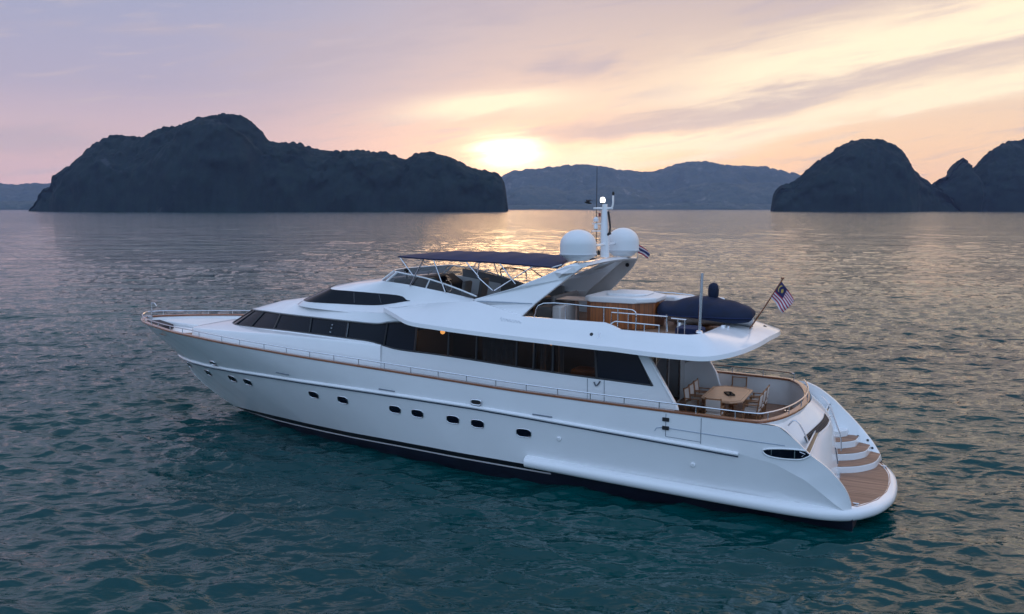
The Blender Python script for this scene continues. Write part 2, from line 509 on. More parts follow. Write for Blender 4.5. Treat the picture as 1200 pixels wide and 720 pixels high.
def foliage_mat(name, c1, c2, rock, rockamt):
    m = bpy.data.materials.new(name); m.use_nodes = True
    t = NT(m.node_tree)
    p = t.n('ShaderNodeBsdfPrincipled'); o = t.n('ShaderNodeOutputMaterial'); t.set(o, 0, p)
    g = t.n('ShaderNodeNewGeometry')
    n = t.noise(g.outputs['Position'], .035, 5.0, .65)
    n3 = t.noise(g.outputs['Position'], .006, 4.0, .6, .8)
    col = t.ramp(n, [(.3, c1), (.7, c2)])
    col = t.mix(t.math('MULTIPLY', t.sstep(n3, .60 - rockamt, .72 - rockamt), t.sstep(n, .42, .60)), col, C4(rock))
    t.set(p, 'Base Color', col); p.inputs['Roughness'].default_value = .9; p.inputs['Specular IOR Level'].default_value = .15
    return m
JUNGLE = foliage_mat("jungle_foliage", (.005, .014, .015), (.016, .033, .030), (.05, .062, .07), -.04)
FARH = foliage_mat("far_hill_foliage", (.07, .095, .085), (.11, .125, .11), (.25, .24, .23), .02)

def island(name, label, D, prof, depth, cell, mt, steep=2.6, seed=1, res=6.0, tree=1.0):
    """prof: list of (pixel column, pixels above the waterline) read as real metres at distance D"""
    k = D / 970.0
    xs = np.array([(p[0] - 600) * k for p in prof]); hs = np.array([p[1] * k for p in prof])
    nx = int((xs[-1] - xs[0]) / res) + 1
    nu = 90
    x = np.linspace(xs[0], xs[-1], nx)
    H = np.interp(x, xs, hs)
    u = np.linspace(-1, 1, nu)                       # across the island: -1 front shore, +1 back shore
    Xg, U = np.meshgrid(x, u)
    Hg = np.interp(Xg, xs, hs)
    dloc = depth * (.10 + .90 * np.clip(Hg / (hs.max() * .9), 0, 1) ** 1.6)
    Yg = U * dloc + 60 * fbm(Xg / 260, U * 2.0, seed, 3) * (1 - np.abs(U)) * 2
    sh = np.clip(1 - np.abs(U) ** steep, 0, 1) ** .62
    big = fbm(Xg / 170 + 7, Yg / 170, seed + 3, 4)
    low = np.minimum(1.0, 1 + .6 * (big - .1) * (1 - np.exp(-((U) / .22) ** 2)))
    Z = Hg * sh * low
    edge = np.clip(Z / 25, 0, 1)
    Z = Z + (canopy(Xg, Yg, cell, seed) - cell * .45) * edge * tree + fbm(Xg / 45, Yg / 45, seed + 5, 4) * 9 * edge
    # front cliff wobble gives depth to the face
    Yg = Yg + fbm(Xg / 60, Z / 45, seed + 8, 4) * 50 * edge
    Z[0, :] = -2; Z[-1, :] = -2; Z[:, 0] = np.minimum(Z[:, 0], -1); Z[:, -1] = np.minimum(Z[:, -1], -1)
    V = np.stack([Xg, D + Yg, Z], -1).reshape(-1, 3)
    idx = np.arange(nu * nx).reshape(nu, nx)
    F = np.stack([idx[:-1, :-1], idx[:-1, 1:], idx[1:, 1:], idx[1:, :-1]], -1).reshape(-1, 4)
    me = bpy.data.meshes.new(name); me.from_pydata(V.tolist(), [], F.tolist())
    me.materials.append(mt)
    me.shade_smooth()
    ob = bpy.data.objects.new(name, me); COL.objects.link(ob)
    tag(ob, label, "island" if name == "island" else "hill", kind="structure")
    return ob

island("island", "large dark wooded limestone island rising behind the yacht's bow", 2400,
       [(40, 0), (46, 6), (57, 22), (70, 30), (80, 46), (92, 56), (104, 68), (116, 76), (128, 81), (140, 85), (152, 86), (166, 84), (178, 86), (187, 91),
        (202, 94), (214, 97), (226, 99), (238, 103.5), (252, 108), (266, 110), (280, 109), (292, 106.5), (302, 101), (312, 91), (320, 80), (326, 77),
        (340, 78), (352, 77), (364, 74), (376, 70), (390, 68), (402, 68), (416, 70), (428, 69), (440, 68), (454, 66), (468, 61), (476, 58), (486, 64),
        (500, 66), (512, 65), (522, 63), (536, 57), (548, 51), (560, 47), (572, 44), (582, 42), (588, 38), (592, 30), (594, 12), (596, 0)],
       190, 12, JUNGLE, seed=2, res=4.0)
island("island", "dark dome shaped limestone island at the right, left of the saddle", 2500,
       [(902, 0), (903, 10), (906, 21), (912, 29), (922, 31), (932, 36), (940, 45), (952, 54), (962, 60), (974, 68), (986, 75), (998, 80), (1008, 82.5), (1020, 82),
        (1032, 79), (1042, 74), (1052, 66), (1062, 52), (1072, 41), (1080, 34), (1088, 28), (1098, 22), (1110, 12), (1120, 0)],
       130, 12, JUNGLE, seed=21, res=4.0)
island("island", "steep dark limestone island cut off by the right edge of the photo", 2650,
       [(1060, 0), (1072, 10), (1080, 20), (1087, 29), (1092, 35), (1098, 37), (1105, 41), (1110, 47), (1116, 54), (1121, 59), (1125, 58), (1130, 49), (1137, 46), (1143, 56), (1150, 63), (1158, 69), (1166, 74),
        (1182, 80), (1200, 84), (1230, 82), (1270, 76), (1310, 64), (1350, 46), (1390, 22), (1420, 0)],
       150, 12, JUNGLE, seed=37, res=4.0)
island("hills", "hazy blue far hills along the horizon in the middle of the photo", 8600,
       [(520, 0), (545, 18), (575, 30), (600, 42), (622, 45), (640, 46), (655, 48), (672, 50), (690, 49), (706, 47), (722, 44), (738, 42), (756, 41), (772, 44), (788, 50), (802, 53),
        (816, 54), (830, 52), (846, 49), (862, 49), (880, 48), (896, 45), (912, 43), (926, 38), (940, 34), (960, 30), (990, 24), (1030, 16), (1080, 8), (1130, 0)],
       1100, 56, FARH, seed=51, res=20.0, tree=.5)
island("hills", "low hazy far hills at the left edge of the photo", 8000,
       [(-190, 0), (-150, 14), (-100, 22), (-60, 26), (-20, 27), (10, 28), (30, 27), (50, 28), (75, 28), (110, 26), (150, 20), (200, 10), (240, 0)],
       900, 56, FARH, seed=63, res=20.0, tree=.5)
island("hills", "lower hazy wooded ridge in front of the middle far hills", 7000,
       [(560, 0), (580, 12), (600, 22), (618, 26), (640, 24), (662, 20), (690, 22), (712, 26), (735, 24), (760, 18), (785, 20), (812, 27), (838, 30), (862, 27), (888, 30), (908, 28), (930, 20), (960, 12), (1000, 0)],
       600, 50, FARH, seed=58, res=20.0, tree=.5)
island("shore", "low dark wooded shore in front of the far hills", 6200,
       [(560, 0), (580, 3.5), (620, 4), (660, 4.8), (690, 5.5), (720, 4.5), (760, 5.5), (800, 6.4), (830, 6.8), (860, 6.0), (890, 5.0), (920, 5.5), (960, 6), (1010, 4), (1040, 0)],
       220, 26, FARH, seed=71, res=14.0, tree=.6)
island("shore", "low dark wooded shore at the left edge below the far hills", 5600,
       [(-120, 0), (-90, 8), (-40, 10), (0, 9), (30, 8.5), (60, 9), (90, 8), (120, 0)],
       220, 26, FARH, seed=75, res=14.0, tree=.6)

# ---------------------------------------------------------------- haze
def make_haze():
    b = MB()
    x0, x1, y0, y1, z0, z1 = -8500, 8500, -900, 10200, -12, 540
    b.box(((x0 + x1) / 2, (y0 + y1) / 2, (z0 + z1) / 2), (x1 - x0, y1 - y0, z1 - z0))
    m = bpy.data.materials.new("haze"); m.use_nodes = True
    t = NT(m.node_tree)
    o = t.n('ShaderNodeOutputMaterial')
    v = t.n('ShaderNodeVolumePrincipled')
    v.inputs['Color'].default_value = (.40, .54, 1.0, 1)
    v.inputs['Density'].default_value = 4.2e-5
    v.inputs['Anisotropy'].default_value = .15
    t.t.links.new(v.outputs[0], o.inputs['Volume'])
    ob = b.build("haze", m)
    tag(ob, "thin blue evening haze over the sea and hills", "haze", kind="stuff")
make_haze()

# ================================================================== YACHT
YAW = math.pi - R(26.0)
yacht = empty("motor_yacht", (11.2539, 23.4202, 0.0), YAW)
tag(yacht, "long white three deck motor yacht lying at anchor with lit saloon windows", "yacht")
Yt = yacht

# ---- hull lines (x forward from the stern, y to port, z up)
STEM = [(25.0, 0.0), (26.13, .35), (26.8, .65), (27.43, .97), (28.02, 1.37), (28.49, 1.86), (28.79, 2.3), (29.5, 2.72), (30.41, 3.22), (30.71, 3.51), (30.83, 3.74)]
def stem_x(z): return float(np.interp(z, [a[1] for a in STEM], [a[0] for a in STEM]))
SH_Z = [(2.95, 2.76), (4, 2.78), (8, 2.86), (11, 2.95), (15.6, 3.17), (19, 3.33), (22, 3.50), (25, 3.67), (27.5, 3.75), (30.83, 3.74)]
SH_Y = [(2.95, 3.25), (3.4, 3.27), (20, 3.27), (22, 3.24), (23.5, 3.15), (25, 2.98), (26, 2.78), (27, 2.50), (28, 2.10), (29, 1.60), (29.6, 1.24), (30.2, .80), (30.6, .40), (30.83, 0)]
def sz(x): return I(x, SH_Z)
def sy(x): return I(x, SH_Y)
WING_P = [(1.03, 2.72, .50), (1.06, 2.80, .73), (1.12, 2.86, .96), (1.24, 2.94, 1.21), (1.45, 3.03, 1.50), (1.75, 3.10, 1.80), (2.10, 3.16, 2.05), (2.50, 3.22, 2.43)]
WING_S = [(.50, 2.72, .50), (.55, 2.82, .66), (.72, 2.88, .92), (.93, 2.95, 1.18), (1.36, 3.04, 1.64), (1.75, 3.10, 2.0), (2.08, 3.15, 2.29), (2.55, 3.22, 2.60)]
RB_Y = [(1.05, 2.86), (1.4, 3.05), (2.2, 3.20), (4, 3.27), (12, 3.27), (14.7, 3.24), (17, 3.17), (19.35, 3.0), (22, 2.60), (23.5, 2.31), (25.3, 1.86), (26.5, 1.46), (27.5, 1.0), (28.2, .58), (28.6, .25), (28.79, 0)]
RB_Z = [(1.05, .45), (1.4, .72), (2.2, 1.35), (3.0, 1.70), (3.9, 1.86), (8.1, 2.09), (10.3, 2.21), (12.3, 2.31), (14.7, 2.38), (17, 2.42), (19.3, 2.43), (22, 2.40), (25, 2.33), (28.79, 2.28)]
BT_Y = [(1.0, 2.86), (2, 3.0), (5, 3.08), (10.6, 3.07), (13, 2.97), (16, 2.68), (18, 2.32), (20.4, 1.75), (23.2, .90), (25.0, .28), (25.75, 0)]
BT_Z = [(1.0, .36), (4, .50), (10.6, .61), (13, .63), (16, .63), (20.4, .48), (23.2, .35), (25.75, .20)]
WL_Y = [(1.0, 2.75), (5, 2.92), (10, 2.92), (13, 2.78), (16, 2.45), (19, 1.88), (21, 1.34), (23, .72), (24.4, .22), (25.0, 0)]
US = np.unique(np.concatenate([np.linspace(0, .12, 34), np.linspace(.12, .75, 60), 1 - .25 * np.linspace(1, 0, 60) ** 1.7]))

def hull_rows(side):
    W = WING_P if side > 0 else WING_S
    sh = [Vector(p) for p in rs([(a, b, c) for a, b, c in W] + [(2.95, 3.25, 2.76)], 4)]
    sx = [p.x for p in sh] + list(np.linspace(3.1, 30.83, 200))
    sY = [p.y for p in sh] + [sy(x) for x in np.linspace(3.1, 30.83, 200)]
    sZ = [p.z for p in sh] + [sz(x) for x in np.linspace(3.1, 30.83, 200)]
    # arc parameter for the sheer so the steep wing is sampled well
    L = np.concatenate([[0], np.cumsum(np.hypot(np.hypot(np.diff(sx), np.diff(sY)), np.diff(sZ)))]); L /= L[-1]
    dxw = W[0][0] - WING_P[0][0]
    def row(tabY, tabZ, x0, x1, ztab=True):
        return [(lambda x: (x, I(x, tabY), (I(x, tabZ) if ztab else tabZ)))(x0 + (x1 - x0) * u) for u in US]
    S = [(float(np.interp(u, L, sx)), float(np.interp(u, L, sY)), float(np.interp(u, L, sZ))) for u in US]
    Rr = row(RB_Y, RB_Z, 1.05, 28.79)
    B = row(BT_Y, BT_Z, 1.0, 25.75)
    Wl = row(WL_Y, 0.0, 1.0, 25.0, False)
    if dxw < 0:
        k = lambda p: (p[0] + dxw * max(0, 1 - (p[0] - 1.0) / 3.0), p[1], p[2])
        Rr = [k(p) for p in Rr]; B = [k(p) for p in B]; Wl = [k(p) for p in Wl]
    K = [(p[0] * .97 + .2, p[1] * .80, -.7) for p in Wl]
    def blend(A, Bq, t, bulge=0.0):
        o = []
        for a, b in zip(A, Bq):
            p = [a[i] + (b[i] - a[i]) * t for i in range(3)]
            p[1] = max(0.0, p[1] + bulge * math.sin(math.pi * t) * min(1, p[1] / 1.0))
            o.append(tuple(p))
        x_end = stem_x(o[-1][2])
        o = [(q[0] + (x_end - o[-1][0]) * max(0, (i / (len(o) - 1) - .7) / .3) ** 2, q[1], q[2]) for i, q in enumerate(o)]
        return o
    mid = [blend(B, Rr, t, .0) for t in (.12, .25, .4, .55, .7, .85)]
    up = [blend(Rr, S, t, .0) for t in (.15, .3, .45, .6, .75, .9)]
    f = lambda rows: [[(p[0], p[1] * side, p[2]) for p in r] for r in rows]
    return f([K, Wl, B]), f([B] + mid + [Rr] + up + [S]), f([S])[0], f([Rr])[0], f([B])[0]
HP = hull_rows(1); HS = hull_rows(-1)
b = MB()
for H_ in (HP, HS):
    b.grid(H_[1][:8]); b.grid(H_[1][7:])
hull = b.build("hull", WHITE, Yt, angle=50, merge=False)
hb = MB(); hb.grid(HP[0]); hb.grid(HS[0])
# close the stern below the platform
bot = hb.build("hull_bottom", NAVYP, Yt, angle=40)
tb = MB(); st0 = [r[0] for r in HP[0]] + [HP[1][-1][0]]; st1 = [r[0] for r in HS[0]] + [HS[1][-1][0]]
tb.grid([[Vector(p) for p in st0], [Vector(p) for p in st1]]); tb.build("transom_bottom", NAVYP, Yt)
bvh = BVHTree.FromPolygons([v.co for v in hull.data.vertices], [p.vertices for p in hull.data.polygons])
def on_hull(x, z, off=.01, side=1):
    h = bvh.ray_cast(Vector((x, 8.0 * side, z)), Vector((0, -side, 0)))
    if h[0] is None: return Vector((x, sy(x) * side, z)), Vector((0, side, 0))
    n = h[1].copy()
    if n.y * side < 0: n = -n
    return h[0] + n * off, n
# black boot stripe with the pale line under it
for name, m_, za, zb_, off in (("boot_stripe", BLACK, -.03, -.16, .004), ("waterline_stripe", STRIPE, -.165, -.215, .008)):
    b = MB()
    for H_ in (HP, HS):
        B = H_[4]; Wl = H_[0][1]
        def lerp(t, i): return [B[i][k] + (Wl[i][k] - B[i][k]) * t for k in range(3)]
        ra, rb_ = [], []
        for i in range(len(B)):
            if B[i][0] < 9.6: continue
            h = B[i][2]; s = 1 if B[i][1] >= 0 else -1
            o = off * (1 if (H_ is HP) else -1)
            fade = min(1, h / .35)
            p = lerp(-za * fade / h, i); q = lerp(-zb_ * fade / h, i)
            ra.append((p[0] + off * .3, p[1] + o, p[2])); rb_.append((q[0] + off * .3, q[1] + o, q[2]))
        b.grid([ra, rb_])
    b.build(name, m_, Yt)
# knuckle moulding with a navy stripe that also paints in its shadow line
for side, H_ in ((1, HP), (-1, HS)):
    path = [p for p in H_[3] if 3.95 < p[0] < 28.7]
    b = MB(); b.tube([(p[0], p[1] + .015 * side, p[2]) for p in path] + [(28.80, 0.03 * side, 2.29)], .055, 8)
    b.build("knuckle_moulding", WHITE, Yt)
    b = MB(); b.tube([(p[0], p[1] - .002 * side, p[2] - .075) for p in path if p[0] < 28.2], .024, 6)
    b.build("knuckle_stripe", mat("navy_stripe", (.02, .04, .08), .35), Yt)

# ---- rounded rubbing band round the stern and the swim platform
PL = [(10.5, 3.20), (8, 3.24), (5, 3.25), (3, 3.22), (2.0, 3.14), (1.5, 3.02), (1.1, 2.80), (.75, 2.42), (.42, 1.85), (.17, 1.0), (.10, 0)]
plan = PL + [(x, -y) for x, y in PL[::-1][1:]]
zb_of = lambda x: .26 + (max(0, x - 1.0)) * .031
path = rs([(x, y, zb_of(x)) for x, y in plan], 6)
prof = [(-.10, 0.02), (-.02, -.0), (.07, .03), (.115, .10), (.125, .17), (.115, .24), (.07, .31), (-.02, .35), (-.12, .36)]
b = MB(); b.strip([p for p in path], [(a, z) for a, z in prof])
band = b.build("rubbing_band", WHITE, Yt, angle=60)
b = MB()
core = [(p.x, p.y, p.z + .30) for p in path if p.x < 4.0]
und = [(p.x, p.y, p.z + .03) for p in path if p.x < 4.0]
n_ = len(core)
b.grid([[core[i], core[n_ - 1 - i]] for i in range((n_ + 1) // 2)])
b.grid([[und[i], und[n_ - 1 - i]] for i in range((n_ + 1) // 2)])
plat = b.build("swim_platform", WHITE2, Yt)
tk = [(1.60, -.83), (1.30, -1.05), (.95, -1.30), (.62, -1.75), (.48, -2.15), (.62, -2.05), (.40, -1.65), (.24, -.9), (.19, 0), (.25, .9), (.45, 1.75), (.72, 2.3), (.95, 2.62), (1.12, 2.60), (1.28, 2.1), (1.45, 1.4), (1.56, .6), (1.62, -.2)]
tk = [(1.58, -.86), (1.30, -1.0), (.98, -1.22), (.72, -1.62), (.60, -2.05), (.52, -2.0), (.34, -1.5), (.22, -.8), (.185, 0), (.25, .9), (.45, 1.72), (.75, 2.30), (.93, 2.56), (1.08, 2.58), (1.25, 2.1), (1.42, 1.4), (1.52, .6), (1.56, -.2)]
b = MB(); b.prism([(x, y, .605) for x, y in tk], (0, 0, .012)); 
b.build("platform_teak", TEAKL, plat)
b = MB(); b.tube([(x, y, .617) for x, y in tk], .012, 5, closed=True); b.build("teak_margin", VARN, plat)
for x, y in ((.96, 2.42), (.40, -1.50)):
    b = MB(); b.box((x, y, .63), (.10, .04, .03)); b.tube([(x - .08, y, .66), (x + .08, y, .66)], .014, 6); b.build("platform_cleat", STEEL, plat)

# ---- bulwark, teak cap rail, deck
AFT = [(3.55, 3.20), (3.25, 2.92), (2.98, 2.40), (2.76, 1.65), (2.62, .85), (2.56, 0)]
aft_full = AFT + [(x, -y) for x, y in AFT[::-1][1:]]
xs_s = [30.70, 30.45, 30.1, 29.6, 29, 28.3, 27.5, 26.7, 25.8, 24.8, 23.6, 22.2] + list(np.linspace(21, 4.4, 22))
port_line = [(x, sy(x) - .02 if x < 30.4 else max(.0, sy(x) - .0), sz(x)) for x in xs_s]
ring = port_line + [(x, y, 2.77) for x, y in aft_full] + mir(port_line[::-1])
ring_s = rs(ring, 3)
b = MB()
prof = [(.035, 0), (.035, .05), (.02, .065), (-.12, .065), (-.14, .05), (-.14, 0)]
b.strip(ring_s, prof)
b.build("cap_rail", VARN, Yt, angle=30)
# inner bulwark skin
def zdeck(x): return 1.9 if x < 7.05 else (sz(x) - .62 if x < 24 else sz(x) - .62 + min(1, (x - 24) / 2) * .34)
b = MB()
inn = []
for i, p in enumerate(ring_s):
    d = ring_s[min(i + 1, len(ring_s) - 1)] - ring_s[max(i - 1, 0)]; d.z = 0; d.normalize()
    s = Vector((d.y, -d.x, 0))
    inn.append(p - s * .10)
def hull_y(x, z): return on_hull(x, z, 0)[0].y
low_in = []
for p in inn:
    z = zdeck(p.x) if p.x > 7.2 else 1.9
    y = p.y
    if p.x > 6: y = math.copysign(max(0.0, min(abs(p.y), hull_y(p.x, z) - .07)), p.y)
    low_in.append((p.x - (.10 if p.x > 30.3 else 0), y, z))
b.grid([[(p.x, p.y, p.z) for p in inn], low_in])
b.build("inner_bulwark", WHITE2, Yt)
# outer bulwark wall across the transom
tw = rs([(x, y, 2.77) for x, y in AFT[:1] + AFT[1:] + [(x, -y) for x, y in AFT[::-1][1:]]], 6)
b = MB(); b.grid([[(p.x - .03, p.y, 2.78) for p in tw], [(p.x - .03, p.y, 1.5) for p in tw]]); b.build("stern_bulwark", WHITE, Yt)
# decks
b = MB()
xd = np.linspace(7.05, 30.2, 70)
b.grid([[(x, max(.05, min(sy(x) - .08, hull_y(x, zdeck(max(x, 7.3))) - .06)) * t, zdeck(max(x, 7.3)) + .03 * (1 - t * t)) for t in (-1, -.5, 0, .5, 1)] for x in xd])
b.build("deck", WHITE2, Yt)
b = MB()
cl = [(p.x + .03, p.y) for p in tw]
b.fill([(7.06, 3.12, 1.9), (4.4, 3.14, 1.9)] + [(x, y * .97, 1.9) for x, y in cl] + [(4.4, -3.14, 1.9), (7.06, -3.12, 1.9)])
b.build("cockpit_sole", TEAKL, Yt)

# ---- stainless guard rail on the cap rail
rail = MB()
hgt = lambda x: .20 if x < 25 else .20 - .05 * min(1, (x - 25) / 3)
rp = [Vector((p.x, p.y - .0, p.z + .065 + hgt(p.x))) for p in ring_s]
off = []
for i, p in enumerate(rp):
    d = rp[min(i + 1, len(rp) - 1)] - rp[max(i - 1, 0)]; d.z = 0; d.normalize(); off.append(p - Vector((d.y, -d.x, 0)) * .03)
# gate openings in the stern rail leave gaps
def keep(p): return not (p.x < 3.4 and -2.95 < p.y < -2.35)
run = []
for p in off:
    if keep(p): run.append(p)
    else:
        if len(run) > 2: rail.tube(run, .021, 6)
        run = []
if len(run) > 2: rail.tube(run, .021, 6)
grail = rail.build("guard_rail", STEEL, Yt)
acc = 0; last = None
for i, p in enumerate(off):
    if last is not None: acc += (p - last).length
    last = p
    if acc > .86 and keep(p):
        acc = 0
        m = MB(); m.tube([(p.x, p.y, p.z - hgt(p.x) - .01), (p.x, p.y, p.z)], .017, 6); m.build("stanchion", STEEL, grail)

# ---- transom block between the wings
TOP = [(3.35, 3.08), (3.06, 2.5), (2.80, 1.75), (2.66, .95), (2.53, .2), (2.50, -.30), (2.55, -.95), (2.76, -1.75), (3.06, -2.5), (3.30, -2.95)]
MID = [(2.80, 3.06), (2.60, 2.45), (2.40, 1.75), (2.20, .95), (2.02, .2), (1.96, -.30), (1.96, -.95), (2.10, -1.75), (2.35, -2.5), (2.55, -2.95)]
LOW = [(1.55, 2.86), (1.52, 2.3), (1.57, 1.65), (1.62, .95), (1.64, .2), (1.62, -.30), (1.64, -.95), (1.70, -1.75), (1.80, -2.5), (1.9, -2.95)]
rowsT = []
for (a, c, d) in zip(TOP, MID, LOW):
    rowsT.append(rs([(a[0], a[1], 2.77), (c[0], c[1], 2.12), ((c[0] + d[0]) / 2 - .05, (c[1] + d[1]) / 2, 1.25), (d[0], d[1], .58)], 6))
rowsT = [[Vector(q) for q in r] for r in zip(*[rs([r[i] for r in rowsT], 4) for i in range(len(rowsT[0]))])]
b = MB(); b.grid(rowsT)
endr = rowsT[-1]
transom = b.build("transom", WHITE, Yt, angle=50)
tb_ = BVHTree.FromPolygons([v.co for v in transom.data.vertices], [p.vertices for p in transom.data.polygons])
def on_tr(y, z, off=.012):
    h = tb_.ray_cast(Vector((-3, y, z)), Vector((1, 0, 0)))
    return (h[0] + Vector((-off, 0, off * .3))) if h[0] else Vector((1.9, y, z))
def tr_patch(fn_lo, fn_hi, y0, y1, n, off): 
    ys_ = np.linspace(y0, y1, n); k = 5
    return [[on_tr(y, fn_lo(y) + (fn_hi(y) - fn_lo(y)) * j / k, off) for y in ys_] for j in range(k + 1)]
lo = lambda y: 2.0 + (1.8 - y) * .075; hi = lambda y: 2.17 + (1.8 - y) * .085
b = MB(); b.grid(tr_patch(lo, hi, 1.8, -.52, 26, .015)); vent = b.build("transom_vent", RUBBER, transom)
b = MB()
for j in (.25, .5, .75): b.tube([on_tr(y, lo(y) + (hi(y) - lo(y)) * j, .022) for y in np.linspace(1.75, -.48, 20)], .007, 5)
b.build("louvre", mat("vent_grey", (.06, .065, .08), .5), vent)
b = MB(); b.tube([on_tr(y, lo(y) - .05, .012) for y in np.linspace(1.85, -.58, 24)], .014, 5); b.build("vent_moulding", WHITE, transom)
def emblem(pts_list, r=.012):
    e = MB()
    for q in pts_list: e.tube([on_tr(y, z, .012) for y, z in q], r, 6)
    return e
b = emblem([[(-.36 + .07 * math.cos(t), 1.23 + .13 * math.sin(t)) for t in np.linspace(1.2, 4.4, 12)],
            [(-.46 + .05 * math.cos(t), 1.22 + .10 * math.sin(t)) for t in np.linspace(-1.6, 1.8, 12)],
            [(-.36 + .07 * math.cos(t), 1.00 + .12 * math.sin(t)) for t in np.linspace(1.6, 4.9, 12)],
            [(-.47 + .05 * math.cos(t), 1.00 + .10 * math.sin(t)) for t in np.linspace(-1.9, 1.5, 12)]])
b.build("emblem", mat("emblem_grey", (.10, .12, .15), .3, metal=.6), transom)
b = MB(); b.tube(rs([(2.80, 2.42, 2.60), (2.66, 2.42, 2.76), (2.52, 2.40, 2.70), (2.35, 2.36, 2.40), (2.20, 2.34, 2.04)], 6), .022, 8); b.build("boarding_handrail", STEEL, Yt)
b = MB(); b.tube(rs([(2.25, -.98, 2.78), (2.02, -1.0, 2.50), (1.80, -1.02, 1.95), (1.66, -1.04, 1.55), (1.62, -1.05, 1.10)], 6), .020, 8)
for z_ in (1.6, 2.2): b.tube([(1.80 + (z_ - 1.95) * .35, -1.02, z_), (1.95 + (z_ - 1.95) * .35, -.86, z_)], .014, 6)
b.build("boarding_handrail", STEEL, Yt)
# curved boarding steps on the starboard side
FR = [(.80, [(1.80, -.24), (1.54, -.30), (1.11, -.59), (.77, -1.04), (.60, -1.51), (.52, -2.3)]),
      (1.00, [(1.85, -.90), (1.66, -.97), (1.28, -1.24), (1.06, -1.52), (.92, -1.83), (.84, -2.5)]),
      (1.20, [(1.90, -1.58), (1.72, -1.64), (1.46, -1.87), (1.34, -2.02), (1.27, -2.17), (1.20, -2.7)]),
      (1.40, [(2.0, -2.2), (1.80, -2.26), (1.68, -2.40), (1.60, -2.50), (1.56, -2.6), (1.54, -2.8)])]
for k, (zz, fr0) in enumerate(FR):
    front = [(p.x, p.y) for p in rs([(x, y, 0) for x, y in fr0], 5)]
    pl_ = front + [(2.0, -2.85)]
    b = MB(); b.prism([(x, y, zz - .24) for x, y in pl_], (0, 0, .24)); stp = b.build("boarding_step", WHITE, Yt, bevel=.012)
    if k == 3: break
    nxt = [(p.x, p.y) for p in rs([(x, y, 0) for x, y in FR[k + 1][1]], 5)]
    b = MB()
    b.grid([[(a[0] + (c[0] - a[0]) * t, a[1] + (c[1] - a[1]) * t, zz + .010) for a, c in zip(front, nxt)] for t in (.05, .5, .98)]); b.build("step_tread", TEAKL, stp)
# starboard wing inner skin
W = [(p[0], -(p[1] - .10), p[2] - .005) for p in rs(WING_S + [(2.95, 3.25, 2.76)], 4)]
bx = [(.50, -2.55), (.60, -2.1), (.85, -1.78), (1.2, -1.55), (1.7, -1.40), (3.2, -1.25)]
def wb2(x): return float(np.interp(x, [.5, .9, 1.5, 2.0, 2.5, 3.0], [-2.50, -2.40, -2.42, -2.5, -2.7, -3.0]))
b = MB(); rows_w = []
for t in (0, .25, .5, .75, 1.0):
    rows_w.append([(p[0] + .05 * t, p[1] + (wb2(p[0]) - p[1]) * (t ** 1.15), p[2] + (.60 - p[2]) * t) for p in W])
b.grid(rows_w)
b.grid([[(p[0], p[1], p[2]) for p in W], [(p[0], p[1] - .10, p[2] + .005) for p in W]])
win = b.build("quarter_wing", WHITE, Yt, angle=60)
W2 = [(p[0], (p[1] - .10), p[2] - .005) for p in rs(WING_P + [(2.95, 3.25, 2.76), (3.6, 3.22, 2.77)], 4)]
b = MB(); b.grid([W2, [(p[0] + .02, p[1] - .06, .55) for p in W2]]); b.grid([W2, [(p[0], p[1] + .10, p[2] + .005) for p in W2]])
b.build("quarter_wing", WHITE, Yt, angle=60)
wv = BVHTree.FromPolygons([v.co for v in win.data.vertices], [p.vertices for p in win.data.polygons])
for x_, z_ in ((.95, 1.08), (1.25, 1.18), (.80, .86)):
    h = wv.ray_cast(Vector((x_, -.6, z_)), Vector((0, -1, 0)))
    if h[0] is None: continue
    b = MB(); b.lathe([(0, 0), (.040, 0), (.040, .02), (0, .02)], (0, 0, 0), 12)
    n = h[1] if h[1].y > 0 else -h[1]
    o = b.build("courtesy_light", BLACK, win); o.location = h[0]; o.rotation_euler = n.to_track_quat('Z', 'Y').to_euler()

